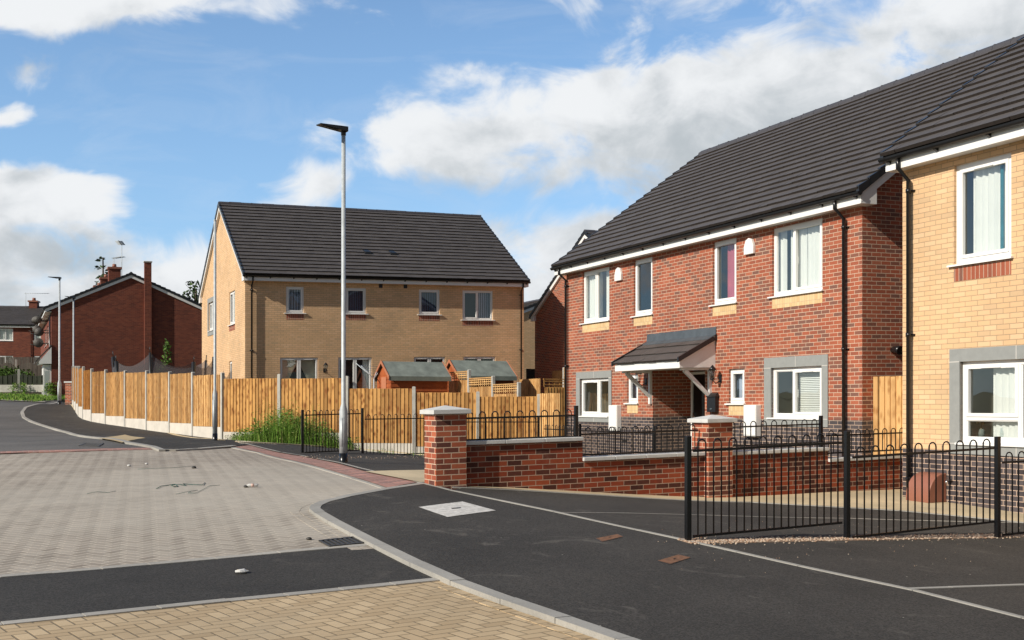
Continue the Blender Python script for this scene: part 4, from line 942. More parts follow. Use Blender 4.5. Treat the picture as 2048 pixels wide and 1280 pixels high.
def gwall(name, label, secs):
    h = thing(name, label, 'garden wall', GW((secs[0][0], .2, 0)))
    for a0, a1, zb, zt in secs:
        m = MB(); m.box(a0, a1, .115, .335, zb, zt - .055); m.build('wall', M['redwall'], h, GW)
        n = max(1, round((a1 - a0) / .6)); d = (a1 - a0) / n; c = MB()
        for i in range(n): c.box(a0 + i * d + .003, a0 + (i + 1) * d - .003, .07, .38, zt - .055 + random.uniform(-.002, .002), zt)
        c.build('coping', M['cap'], h, GW, bevel=.008)
GA = Fr(GW((0, .115, 0)), D2, -D1)
aA = GA.a(1165); aB = GA.a(1656); aE = GA.a(1850)
gwall('garden_wall', 'stepped red brick garden wall with pale coping between the two capped piers', [(.45, aA, -.4, .90), (aA, A2, -.6, .60)])
gwall('garden_wall', 'stepped red brick garden wall behind near railing, running to yellow house', [(A2 + .45, aB, -.6, .585), (aB, aE, -.6, .40)])

# ================================================================== bow top railings
def railing(name, label, panels, posts, group, pitch=.2, br=.0085):
    """panels: ((x,y,zbottomrail,ztoprail,zhoop),(...)) end pairs; posts: (x,y,z0,z1)"""
    P0 = posts[0] if posts else panels[0][0]
    h = thing(name, label, 'railing', (P0[0], P0[1], P0[2]), group)
    for x, y, z0, z1 in posts:
        m = MB(); F = Fr((x, y, 0), D2, -D1); m.box(-.026, .026, -.026, .026, z0, z1); m.build('post', M['rail'], h, F, bevel=.003)
    for A, B in panels:
        A = Vector(A[:2]).to_tuple() + tuple(A[2:]); L = (Vector(B[:2]) - Vector(A[:2])).length; u = (Vector(B[:2]) - Vector(A[:2])) / L
        lin = lambda t, k: A[k] + (B[k] - A[k]) * t / L
        pt = lambda t, z: (A[0] + u.x * t, A[1] + u.y * t, z)
        for k in (2, 3):
            r = MB(); n = Vector((-u.y, u.x)) * .006; P = []
            for z_ in (-.013, .013):
                for t, sg in ((.02, -1), (L - .02, -1), (L - .02, 1), (.02, 1)): P.append((A[0] + u.x * t + n.x * sg, A[1] + u.y * t + n.y * sg, lin(t, k) + z_))
            r.hexa(P); r.build('rail', M['rail'], h)
        m = MB(); n = max(1, int(round((L - .06) / pitch))); p = (L - .06) / n
        for i in range(n):
            t0 = .03 + p * (i + .25); t1 = .03 + p * (i + .75); rr = (t1 - t0) / 2; tm = (t0 + t1) / 2
            zt = lin(tm, 4) - rr - br; pts = [pt(t0, lin(t0, 2)), pt(t0, zt)]
            pts += [pt(tm - rr * math.cos(a), zt + rr * math.sin(a)) for a in np.linspace(0, math.pi, 9)[1:-1]] + [pt(t1, zt), pt(t1, lin(t1, 2))]
            m.tube(pts, br, 6)
        m.build('hoop_bars', M['rail'], h)
    return h
def pv(u, Y, v): return H + (812 - v) / 2215 * Y
def px3(u, Y, vb, vt, vh): return ((u - 1024) / 2215 * Y, Y, pv(u, Y, vb), pv(u, Y, vt), pv(u, Y, vh))
def rp(u, Y, v0, v1): return ((u - 1024) / 2215 * Y, Y, pv(u, Y, v0) - .02, pv(u, Y, v1))
RG = 'black bow top railings'
railing('bow_top_railing', 'tall black bow top railing standing in pea gravel nearest the camera',
        [(px3(1383, 10.97, 1073, 902, 878), px3(1687, 11.83, 1045, 885, 865)), (px3(1702, 11.85, 1075, 915, 893), px3(1990, 12.73, 1043, 896, 876)), (px3(2002, 12.75, 1070, 925, 904), px3(2290, 13.7, 1040, 908, 888))],
        [rp(1376, 10.97, 1083, 872), rp(1694, 11.84, 1079, 862), rp(1995, 12.74, 1076, 873), rp(2295, 13.7, 1072, 878)], RG)
railing('bow_top_railing', 'low black bow top railing on dark tarmac behind the lamp column',
        [(px3(608, 24.6, 905, 830.5, 820.5), px3(722, 26.0, 900, 827, 818)), (px3(728, 26.1, 912, 838.5, 829), px3(890, 27.8, 905, 836, 826)), (px3(890, 27.8, 908, 844, 835), px3(1077, 30.0, 902, 844, 835))],
        [rp(605, 24.6, 911, 819.5), rp(725, 26.05, 914, 816), rp(1077, 30.0, 905, 833)], RG)
def wrail(name, label, a0, a1, zr0, zr1, zh, zc, post=True):
    f = lambda a, z: tuple(GW((a, .22, z)))
    p = f(a0, 0); q = f(a1, 0); dz = q[2] - p[2]
    railing(name, label, [((p[0], p[1], zr0 + p[2], zr1 + p[2], zh + p[2]), (q[0], q[1], zr0 + q[2], zr1 + q[2], zh + q[2]))], [(q[0], q[1], zc + q[2] - .02, zh + q[2] + .05)] if post else [], RG)
wrail('wall_railing', 'short black hooped railing on the higher coping beside the corner pier', .46, aA - .05, .91, 1.215, 1.31, .88)
wrail('wall_railing', 'short black hooped railing on the lower coping between the two piers', aA + .02, A2 - .02, .63, .935, 1.035, .6, False)
wrail('wall_railing', 'short black hooped railing on coping directly right of second pier', A2 + .47, aB - .06, .665, .965, 1.055, .57)
wrail('wall_railing', 'short black hooped railing on lowest coping beside the timber side gate', aB + .03, aE - .1, .48, .77, .86, .4, False)
fr_ = lambda a, b, z: tuple(RF((a, b, z)))
def frail(label, a0, a1, b, z0, zt, zh, posts):
    p, q = fr_(a0, b, 0), fr_(a1, b, 0)
    railing('bow_top_railing', label, [((p[0], p[1], z0, zt, zh), (q[0], q[1], z0, zt, zh))], [(*fr_(a, b, 0)[:2], -.1, zh + .05) for a in posts], RG)
frail('black bow top railing in the garden close to red house wall', 1.2, 6.6, -1.3, .12, .80, .92, (3.2, 6.6))

# ================================================================== timber fences
def boards(mb, p, q, z0, z1, w=.118, th=.016, n=None, wav=.0, front=1):
    p, q = Vector(p[:2]), Vector(q[:2]); L = (q - p).length; u = (q - p) / L; nn = Vector((u.y, -u.x)) * front
    k = n or max(1, int(round(L / w))); w = L / k
    for i in range(k):
        a, b = p + u * (i * w + .002), p + u * ((i + 1) * w + .010 if i < k - 1 else L); d0 = nn * .004; d1 = nn * (.004 + th); j = random.uniform(-.006, .006); zb = z0 + random.uniform(-.004, .004)
        A0, A1 = a + nn * 0, a + nn * .006; B0, B1 = b + nn * .012, b + nn * (.014 + th)
        mb.hexa([(*A1, zb), (*B1, zb), (*B0, zb), (*A0, zb), (*A1, z1 + j), (*B1, z1 + j), (*B0, z1 + j), (*A0, z1 + j)])
def cpost(h, x, y, z0, z1, w=.1, dirv=None, name='concrete_post'):
    F = Fr((x, y, 0), dirv or D2, Vector((-(dirv or D2).y, (dirv or D2).x, 0))); m = MB()
    m.box(-w / 2, w / 2, -w / 2, w / 2, z0, z1 - .04)
    m.prism([(-w / 2, z1 - .04), (w / 2, z1 - .04), (w / 2, z1 - .015), (w * .25, z1), (-w * .25, z1), (-w / 2, z1 - .015)], 'y', -w / 2, w / 2)
    m.build(name, M['concrete'], h, F, bevel=.008)
def fence(name, label, posts, panels, mat='wood', group='timber fences with concrete posts', gb=True):
    """posts (x,y,z0,z1); panels (z0,z1) between consecutive posts, gravel board under"""
    h = thing(name, label, 'fence', posts[0][:3], group)
    for i, (x, y, z0, z1) in enumerate(posts):
        if z1 is None: continue
        j = min(i, len(posts) - 2); dv = (Vector(posts[j + 1][:2]) - Vector(posts[j][:2])).normalized()
        cpost(h, x, y, z0 - .3, z1, dirv=Vector((dv.x, dv.y, 0)))
    for (p, q, pn) in zip(posts, posts[1:], panels):
        if not pn: continue
        u = (Vector(q[:2]) - Vector(p[:2])).normalized() * .055; a, b = Vector(p[:2]) + u, Vector(q[:2]) - u
        m = MB(); boards(m, a, b, pn[0], pn[1]); m.build('fence_panel', M[mat], h)
        if gb:
            g = MB(); n = Vector((u.y, -u.x)).normalized() * .03; z0 = min(p[2], q[2]) - .3
            g.hexa([(*(a + n), z0), (*(b + n), z0), (*(b - n), z0), (*(a - n), z0), (*(a + n), pn[0] - .005), (*(b + n), pn[0] - .005), (*(b - n), pn[0] - .005), (*(a - n), pn[0] - .005)])
            g.build('gravel_board', M['gravelboard'], h)
    return h
def chain(us, Y0, L):
    out = [((us[0] - 1024) / 2215 * Y0, Y0)]
    for u in us[1:]:
        k = (u - 1024) / 2215; x, y = out[-1]; lo, hi = y, y + L * 1.2
        f = lambda Y: math.hypot(k * Y - x, Y - y) - L
        ymin = (k * x + y) / (k * k + 1)
        lo = max(ymin, y - .5); hi = y + 3
        for _ in range(50):
            m = (lo + hi) / 2
            if f(m) < 0: lo = m
            else: hi = m
        out.append((k * lo, lo))
    return out
us = [445, 386, 340, 294, 251, 212, 184, 167, 158, 153, 149, 146]
vt = [745, 744, 743, 741, 741, 739, 737, 733, 732, 732, 732, 732]; vb = [876, 869, 859, 855, 848, 844, 836, 830, 823, 819, 816, 812]
ch = chain(us, 33.8, 2.05)
bt = [750, 747, 746, 745, 744.5, 743, 740, 737, 736, 735, 735]; bb = [853, 846, 842, 837, 832, 826.5, 819, 813, 807, 803, 800]
PA = [(x, y, pv(0, y, b), pv(0, y, t)) for (x, y), t, b in zip(ch, vt, vb)]
def midpan(i, t, b):
    y = (ch[i][1] + ch[i + 1][1]) / 2; return (pv(0, y, b), pv(0, y, t))
fence('close_board_fence', 'long curving pale timber fence with concrete posts beside the footway', PA[::-1], [midpan(i, bt[i], bb[i]) for i in range(11)][::-1], 'woodlit')
ub = [445, 559, 694, 828, 956, 1078]; Yb = [33.8, 32.9, 32.2, 31.9, 31.9, 31.9]; vtb = [None, 748, 752, 773, 783, 788]; vbb = [876, 880, 890, 903, 906, 908]
PB = [((u - 1024) / 2215 * y, y, pv(0, y, b), pv(0, y, t) if t else None) for u, y, t, b in zip(ub, Yb, vtb, vbb)]
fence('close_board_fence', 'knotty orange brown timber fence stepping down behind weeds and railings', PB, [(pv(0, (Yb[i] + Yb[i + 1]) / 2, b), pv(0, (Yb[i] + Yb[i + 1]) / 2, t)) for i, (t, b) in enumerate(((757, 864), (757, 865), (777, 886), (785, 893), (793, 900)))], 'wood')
pc = [PB[-1][:2] + (-.05, None), (1.38, 30.75, -.05, None)]
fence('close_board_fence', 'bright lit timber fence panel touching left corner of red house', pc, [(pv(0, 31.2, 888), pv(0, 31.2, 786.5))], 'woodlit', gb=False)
def trellis(h, p, q, z0, z1, mat, rows=3, cols=12):
    p, q = Vector(p[:2]), Vector(q[:2]); u = (q - p).normalized(); n = Vector((u.y, -u.x)); L = (q - p).length; m = MB()
    def bar(a, b, zz0, zz1, o0, o1):
        A, B = p + u * a, p + u * b; m.hexa([(*(A + n * o1), zz0), (*(B + n * o1), zz0), (*(B + n * o0), zz0), (*(A + n * o0), zz0), (*(A + n * o1), zz1), (*(B + n * o1), zz1), (*(B + n * o0), zz1), (*(A + n * o0), zz1)])
    for i in range(cols + 1): t = .02 + (L - .06) * i / cols; bar(t, t + .036, z0, z1, .0, .018)
    for j in range(rows): z = z0 + (z1 - z0 - .03) * (j + .6) / rows; bar(0, L, z, z + .026, .019, .036)
    bar(0, L, z1 - .005, z1 + .03, -.01, .04)
    return m.build('trellis', M[mat], h)
tp = []
for t, z in ((5.84, None), (3.91, 2.62), (1.92, 2.36), (0, 2.12)): tp.append((.21 - .4197 * t, 33.5 + .9078 * t, .3, z))
hT = fence('trellis_fence', 'stepping timber fence topped with square trellis between the two sheds', tp, [(.5, 2.28), (.4, 2.03), (.3, 1.78)], 'woodlit', gb=False)
for (p, q), (z0, z1) in zip(zip(tp, tp[1:]), ((2.30, 2.55), (2.05, 2.30), (1.80, 2.06))): trellis(hT, p, q, z0, z1, 'woodlit')
x0 = (1083 - 1024) / 2215 * 40
fence('close_board_fence', 'short timber fence panel seen behind the trellis near the red house', [(x0 - .4197 * 1.9, 40 + .9078 * 1.9, .3, None), (x0, 40, .3, None)], [(.3, 2.40)], 'woodlit', gb=False)
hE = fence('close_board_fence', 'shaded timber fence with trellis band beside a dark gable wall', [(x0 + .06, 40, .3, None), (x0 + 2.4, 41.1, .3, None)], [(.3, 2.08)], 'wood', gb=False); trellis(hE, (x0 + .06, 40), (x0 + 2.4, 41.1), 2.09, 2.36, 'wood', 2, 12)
xf = (1050 - 1024) / 2215 * 55
fence('close_board_fence', 'dark shadowed fence in the gap between beige and dark red houses', [(xf, 55, .6, None), (xf + 1.3, 55.3, .6, None)], [(.6, 3.25)], 'greyfence', gb=False)  # shade of the beige house put into the dark board colour
hF = fence('trellis_fence', 'small sunlit fence with trellis beside dark red gable', [(1.75, 49.0, .6, None), (2.25, 47.9, .6, 3.07), (2.75, 46.8, .6, None)], [(.6, 2.95), (.6, 2.6)], 'woodlit', gb=False); trellis(hF, (2.27, 47.86), (2.73, 46.84), 2.62, 3.0, 'woodlit', 3, 7)
# side gate between red and yellow houses
def side_gate():
    F = Fr(RF((11.56, .28, 0)), D1, D2); h = thing('side_gate', 'pale timber side gate of upright boards between red and yellow houses', 'gate', F((0, 0, 0)))
    m = MB(); p = F((.14, 0, 0)); q = F((2.6, 0, 0)); boards(m, p, q, -.3, 1.93, w=.14); m.build('gate_boards', M['woodlit'], h)
    m = MB(); m.box(.01, .12, -.03, .05, -.3, 1.93); m.build('gate_post', M['woodlit'], h, F)
side_gate()

# ================================================================== garden sheds
def shed(label, u, Y, L, W, ze, zr, zb):
    F = Fr(((u - 1024) / 2215 * Y, Y, 0), Vector((.9078, .4197, 0)), -D1); h = thing('garden_shed', label, 'shed', F((0, 0, zb)), 'orange garden sheds with green felt roofs')
    w = MB(); n = 14
    for Fg, l in ((F, L), (F.left(W), W), (F.right(L), W), (F.back(L, W), L)):
        w = MB(); n = int((ze - zb) / .13); d = (ze - zb) / n
        for i in range(n): z = zb + i * d; w.hexa([(0, -.018, z), (l, -.018, z), (l, 0, z), (0, 0, z), (0, -.004, z + d), (l, -.004, z + d), (l, 0, z + d), (0, 0, z + d)])
        if l == W: w.prism([(0, ze), (W, ze), (W / 2, zr - .02)], 'y', -.012, 0)
        w.build('wall', M['shed'], h, Fg)
    r = MB(); o = .10; s = (zr - ze) / (W / 2); N = 10
    for sg in (0, 1):
        for i in range(N):
            x0, x1 = -o + (L + 2 * o) * i / N, -o + (L + 2 * o) * (i + 1) / N
            b0, z0 = (-o, ze - s * o) if sg == 0 else (W + o, ze - s * o)
            wv = lambda k: .006 * math.sin(k * 2.3)
            r.hexa([(x0, b0, z0), (x1, b0, z0), (x1, W / 2, zr), (x0, W / 2, zr), (x0, b0, z0 + .025 + wv(i)), (x1, b0, z0 + .025 + wv(i + 1)), (x1, W / 2, zr + .025), (x0, W / 2, zr + .025)])
        b0 = -o if sg == 0 else W + o; r.box(-o, L + o, b0 - .006, b0 + .006, ze - s * o - .12, ze - s * o + .03)
    r.build('felt_roof', M['felt'], h, F)
    for x in (-o - .02, L + o):
        for sg in (-1, 1):
            b = MB(); y0 = W / 2 + sg * (W / 2 + o + .02); z0 = ze - s * (o + .02)
            b.hexa([(x, y0, z0 - .06), (x + .02, y0, z0 - .06), (x + .02, W / 2, zr - .05), (x, W / 2, zr - .05), (x, y0, z0 + .05), (x + .02, y0, z0 + .05), (x + .02, W / 2, zr + .06), (x, W / 2, zr + .06)]); b.build('bargeboard', M['shedtrim'], h, F)
    d = MB(); d.box(.0, .5, -.03, -.019, zb + .05, ze - .05); d.build('door', M['shedtrim'], h, F.left(W).at(W * .35, 0, 0))
shed('orange timber shed with green felt roof left of the trellis fence', 782, 36.6, 2.0, 1.45, 2.42, 2.88, .2)
shed('orange timber shed with green felt roof partly behind the trellis fence', 921, 39.0, 2.05, 1.6, 2.50, 3.02, .3)

# ================================================================== lamp columns
def lamp(label, x, y, z, hgt, rb, rs, hb, head=True, hd=(-.908, -.42), hl=.47, name='street_lamp'):
    h = thing(name, label, 'street lamp', (x, y, z), 'galvanised street lamp columns'); F = Fr((x, y, z))
    m = MB(); m.tube([(0, 0, .16), (0, 0, hb), (0, 0, hb + .14), (0, 0, hgt)], [rb, rb, rs, rs * .92], 20); m.build('column', M['galv'], h, F)
    m = MB(); m.tube([(0, 0, -.2), (0, 0, .16)], rb + .004, 20); m.build('black_base', M['rail'], h, F)
    m = MB()
    for a0, a1 in zip(np.linspace(-.55, .55, 7), np.linspace(-.55, .55, 7)[1:]):
        q = lambda a, r: (r * math.cos(a - 2.2), r * math.sin(a - 2.2))
        A, B = q(a0, rb + .004), q(a1, rb + .004); m.face([(*A, .28), (*B, .28), (*B, hb - .12), (*A, hb - .12)], smooth=True)
        C, D = q(a0, rb - .01), q(a1, rb - .01); m.face([(*A, hb - .12), (*B, hb - .12), (*D, hb - .12), (*C, hb - .12)]); m.face([(*A, .28), (*B, .28), (*D, .28), (*C, .28)])
    A, B = q(-.55, rb + .004), q(-.55, rb - .01); m.face([(*A, .28), (*B, .28), (*B, hb - .12), (*A, hb - .12)]); A, B = q(.55, rb + .004), q(.55, rb - .01); m.face([(*A, .28), (*B, .28), (*B, hb - .12), (*A, hb - .12)])
    m.build('access_door', M['galv'], h, F)
    if head:
        e = Vector((hd[0], hd[1], 0)).normalized(); g = Vector((-e.y, e.x, 0)); Fh = Fr((x, y, z + hgt), e, g); m = MB(); w0, w1 = .12, .15
        m.hexa([(-.06, -w0, -.03), (hl, -w1, .065), (hl, w1, .025), (-.06, w0, -.045), (-.06, -w0, .06), (hl, -w1, .09), (hl, w1, .05), (-.06, w0, .05)])
        m.tube([(0, 0, -.10), (0, 0, .0)], rs * 1.12, 14)
        lm = m.build('lamp_head', M['verge'], h, Fh, bevel=.012)
        m = MB(); m.face([(.1, -.08, -.014), (hl - .05, -.11, .051), (hl - .05, .11, .021), (.1, .08, -.034)]); m.build('lens', M['roomdark'], lm, Fh)
    else:
        m = MB(); m.tube([(0, 0, hgt), (0, 0, hgt + .03)], rs, 14); m.build('column_cap', M['galv'], h, F)
lamp('tall grey lamp column with flat dark head in front of beige house', (687 - 1024) / 2215 * 20.1, 20.1, .385, 6.02, .075, .041, .92)
lamp('slimmer bare grey column standing on the footway before the fence corner', (430 - 1024) / 2215 * 26.4, 26.4, zg((430 - 1024) / 2215 * 26.4, 26.4), 5.22, .057, .034, 1.08, False)
lamp('far lamp column at the bend beside the brick pier and grass verge', (119 - 1024) / 2215 * 52.7, 52.7, zg((119 - 1024) / 2215 * 52.7, 52.7), 6.0, .085, .045, 1.0, True, (-1, -.1), .5)
lamp('most distant lamp column rising behind the end of the pale fence', (147 - 1024) / 2215 * 60, 60, 1.75, 5.5, .075, .042, 1.0, True, (-.5, -.8), .45)

# ================================================================== far left corner: pier, dark fence, shrubs
def far_corner():
    F = Fr(((143 - 1024) / 2215 * 55.2, 55.2, 0), Vector((-1, .1, 0)), Vector((.1, 1, 0))); h = thing('brick_pier', 'squat red brick pier with pale coping at far end of the long fence', 'gate pier', F((0, 0, 1.4)))
    m = MB(); m.box(0, .33, 0, .33, 1.1, 2.55); m.build('shaft', M['redpier'], h, F); m = MB(); m.box(-.04, .38, -.04, .38, 2.55, 2.63); m.build('pier_cap', M['cap'], h, F, bevel=.01)
    w = MB(); w.box(.1, .30, .33, 3.2, 1.1, 2.45); w.build('wall', M['redwall'], h, F); w = MB(); w.box(.06, .34, .34, 3.2, 2.45, 2.53); w.build('coping', M['cap'], h, F)
    Y = 63.3; X = lambda u: (u - 1024) / 2215 * Y
    h = thing('slatted_fence', 'dark green slatted fence with scalloped tops above the grass verge', 'fence', (X(105), Y, 2.3))
    us = [-100, -32, 38, 105]
    for u in us: cpost(h, X(u), Y - .02, 2.2, 3.5, .13)
    for u0, u1 in zip(us, us[1:]):
        m = MB(); n = 13; x0, x1 = X(u0) + .1, X(u1) - .1
        for i in range(n):
            t = (i + .5) / n; xa = x0 + (x1 - x0) * i / n; zt = 3.28 - .16 * math.sin(math.pi * t); o = .03 if i % 2 else 0
            m.box(xa + .008, xa + (x1 - x0) / n - .008, Y - .03 + o, Y + o, 2.62, zt)
        m.box(x0, x1, Y + .03, Y + .06, 2.75, 2.85); m.box(x0, x1, Y + .03, Y + .06, 3.0, 3.08); m.build('slat_panel', M['darkfence'], h)
        m = MB(); m.box(x0 - .02, x1 + .02, Y - .03, Y + .03, 2.2, 2.61); m.build('gravel_board', M['concrete'], h)
    Y2 = 74; X2 = lambda u: (u - 1024) / 2215 * Y2
    h = thing('board_fence', 'dark arched board fence behind shrubs near distant terrace', 'fence', (X2(85), Y2, 2.6))
    for u0, u1 in ((-60, -5), (-3, 31), (35, 86)):
        m = MB(); n = 16; x0, x1 = X2(u0), X2(u1)
        for i in range(n): m.box(x0 + (x1 - x0) * i / n + .004, x0 + (x1 - x0) * (i + 1) / n - .004, Y2 - .02, Y2, 2.4, 3.95 + .35 * math.sin(math.pi * (i + .5) / n) ** .6)
        m.build('fence_panel', M['greyfence'], h)
    cpost(h, X2(33), Y2 - .05, 2.4, 4.5, .14); cpost(h, X2(-4), Y2 - .05, 2.4, 4.4, .14)
    Y3 = 86; h = thing('board_fence', 'grey weathered fence in front of the distant terrace', 'fence', ((40 - 1024) / 2215 * Y3, Y3, 3.))
    for u0, u1 in ((-60, 10), (11, 65), (66, 100)):
        m = MB(); n = 18; x0, x1 = (u0 - 1024) / 2215 * Y3, (u1 - 1024) / 2215 * Y3
        for i in range(n): m.box(x0 + (x1 - x0) * i / n + .01, x0 + (x1 - x0) * (i + 1) / n - .01, Y3 - .02, Y3, 3., 5.2)
        m.build('fence_panel', M['greyfence'], h)
far_corner()

def leaves(mb, c, r, n, size, sq=(1, 1, 1), shell=.5):
    c = Vector(c)
    for _ in range(n):
        d = Vector((random.gauss(0, 1), random.gauss(0, 1), random.gauss(0, 1))).normalized() * (shell + (1 - shell) * random.random()) * r
        p = c + Vector((d.x * sq[0], d.y * sq[1], d.z * sq[2])); s = size * random.uniform(.6, 1.4)
        a = Vector((random.gauss(0, 1), random.gauss(0, 1), random.gauss(0, .7))).normalized(); b = a.cross(Vector((random.gauss(0, 1), random.gauss(0, 1), random.gauss(0, 1)))).normalized()
        mb.face([p - a * s, p + b * s * .45, p + a * s, p - b * s * .45])
def tree(name, label, cat, x, y, z, clumps, mat, size, trunk, trunkr, n=160, group=None):
    h = thing(name, label, cat, (x, y, z), group); m = MB()
    for (dx, dy, dz, r, sq) in clumps: leaves(m, (x + dx, y + dy, z + dz), r, int(n * r * r), size, sq)
    m.build('crown', M[mat], h); t = MB(); t.tube([(x, y, z - .3), (x + .05, y, z + trunk * .5), (x, y, z + trunk)], [trunkr, trunkr * .8, trunkr * .3], 8)
    for dx, dy, dz, r, sq in clumps[:6]: t.tube([(x, y, z + trunk * .6), (x + dx * .7, y + dy * .7, z + dz)], [trunkr * .4, trunkr * .12], 5)
    t.build('trunk', M['bark'], h)
def plants():
    X = lambda u, Y: (u - 1024) / 2215 * Y
    tree('conifer_tree', 'dark conifer top poking up behind the old chimneys', 'tree', X(206, 105), 105, 3.5, [(random.uniform(-.5, .5), random.uniform(-.5, .5), 5 + k * .85, 2.0 - k * .19, (1, 1, .5)) for k in range(9)], 'leafd', .22, 12, .2, 55)
    tree('leafy_tree', 'round dark leafy tree rising beyond the right end of the old gable', 'tree', X(392, 86), 86, 2.5, [(random.uniform(-1.9, 1.9), random.uniform(-1.5, 1.5), 6.3 + random.uniform(-2.2, 2.0), random.uniform(.6, 1.3), (1, 1, .8)) for k in range(16)], 'leafd', .16, 8, .25, 150)
    tree('sapling', 'thin green sapling in front of the old gable, behind trampoline', 'tree', X(329, 52), 52, .9, [(random.uniform(-.25, .25) + .12 * k / 8, random.uniform(-.2, .2), 1.9 + k * .22, .38 - .02 * k, (.8, .8, 1)) for k in range(8)], 'leafm', .10, 3.4, .03, 320)
    for i, (u, Y, z, r, lb) in enumerate(((4, 68, 3.0, .8, 'bright green shrub at the far left edge behind the dark slatted fence'), (24, 69, 3.2, .9, 'tallest bright green shrub in front of the arched board fence'), (48, 68, 2.9, .65, 'small green shrub between arched fence and slatted fence'))):
        tree('garden_shrub', lb, 'shrub', X(u, Y), Y, 2.2, [(random.uniform(-.6, .6) * r, random.uniform(-.4, .4), z - 2.2 + random.uniform(-.2, .5), r * random.uniform(.45, .7), (1, 1, .9)) for k in range(7)], 'leafm', .09, 1.2, .04, 420, 'shrubs behind the dark fence')
    # weeds on the strip before the fence
    m = MB()
    def blade(x, y, z, hgt, lean, w):
        a = random.uniform(0, 6.283); dx, dy = math.cos(a), math.sin(a); px, py = -dy * w, dx * w
        p0 = Vector((x, y, z)); p1 = p0 + Vector((dx * lean * .35, dy * lean * .35, hgt * .6)); p2 = p0 + Vector((dx * lean, dy * lean, hgt))
        sd = Vector((px, py, 0)); m.face([p0 - sd, p0 + sd, p1 + sd * .8, p1 - sd * .8]); m.face([p1 - sd * .8, p1 + sd * .8, p2])
    def plant(x, y, z, hgt, n, ls, spread):
        lx, ly = random.gauss(0, .12) * hgt, random.gauss(0, .12) * hgt
        blade(x, y, z, hgt, .1 * hgt, .006)
        for i in range(n):
            t = random.random() ** .8; r = spread * (1.05 - t * .8); a = random.uniform(0, 6.283); p = Vector((x + lx * t + r * math.cos(a) * random.random(), y + ly * t + r * math.sin(a) * random.random(), z + hgt * t))
            d = Vector((math.cos(a), math.sin(a), random.uniform(-.3, .7))).normalized(); sd = d.cross(UP).normalized(); l = ls * random.uniform(.5, 1.5)
            m.face([p, p + d * l * .5 + sd * l * .22, p + d * l, p + d * l * .5 - sd * l * .22])
    def wpos():
        u = random.triangular(448, 720, 565); t = random.random(); yf = np.interp(u, [446, 600, 745], [30.6, 28.9, 27.2]); yb = np.interp(u, ub, Yb) - .12; y = yf + (yb - yf) * t; x = (u - 1024) / 2215 * y
        prof = np.interp(u, [446, 480, 520, 560, 600, 650, 690, 745], [.2, .32, .6, .95, .9, .62, .4, .15]); return u, x, y, zg(x, y), prof
    for _ in range(430):
        u, x, y, z, pr = wpos(); hgt = pr * random.uniform(.35, 1.05); plant(x, y, z, hgt, int(26 + 60 * hgt), random.choice((.03, .05, .05, .085)), random.uniform(.08, .2))
    for _ in range(2600):
        u, x, y, z, pr = wpos(); blade(x, y, z - .02, pr * random.uniform(.2, .75), random.uniform(.04, .2), random.uniform(.003, .008))
    for _ in range(90): # stragglers towards the edging
        u = random.uniform(455, 850); y = np.interp(u, [446, 600, 745, 850], [30.4, 28.7, 27., 26.2]) + abs(random.gauss(0, .35)); x = (u - 1024) / 2215 * y; plant(x, y, zg(x, y), random.uniform(.04, .16), 9, .035, .07)
    for k in range(34):
        u = random.uniform(505, 640); y = np.interp(u, ub, Yb) - random.uniform(.3, 1.2); x = (u - 1024) / 2215 * y; z = zg(x, y); hh = random.uniform(.9, 1.45); blade(x, y, z, hh, .18, .006); leaves(m, (x + .05, y, z + hh * .7), .2, 16, .018, (.35, .35, 2.))
    tag(m.build('weeds', M['weed']), kind='stuff')
    u, y = 603, 30.3; x = (u - 1024) / 2215 * y; z = zg(x, y); zt = pv(0, y, 826)
    p = thing('poppy', 'single red poppy among the weeds by the fence', 'flower', (x, y, z)); s = MB(); s.tube([(x, y, z), (x + .02, y, zt)], .006, 5); s.build('stem', M['weed'], p)
    s = MB()
    for k in range(5):
        a = k * 1.257; c = Vector((x + .02, y, zt)); e = Vector((math.cos(a), math.sin(a), .35)); g = Vector((-math.sin(a), math.cos(a), 0)); s.face([c, c + e * .05 + g * .035, c + e * .075, c + e * .05 - g * .035])
    s.build('petals', simple('poppy_red', (.75, .05, .02), .6, .1, 20), p)
    # verge grass and low growth by the dark fence
    m2 = MB(); m = m2
    for _ in range(6000):
        y = random.uniform(57.4, 63.2); x = random.uniform(-33, -24.6); z = zg(x, y); w = .02
        a = random.uniform(0, 3.14); hgt = random.uniform(.05, .16); dx, dy = math.cos(a) * w, math.sin(a) * w; m2.face([(x - dx, y - dy, z), (x + dx, y + dy, z), (x + random.uniform(-.05, .05), y, z + hgt)])
    for u in (30, 48, 98, 104):
        for _ in range(120): x = (u + random.gauss(0, 4) - 1024) / 2215 * 63; leaves(m2, (x, 63 + random.uniform(-.2, .1), 2.1 + random.random() * .6), .1, 2, .05)
    tag(m2.build('verge_growth', M['weed']), kind='stuff')
plants()

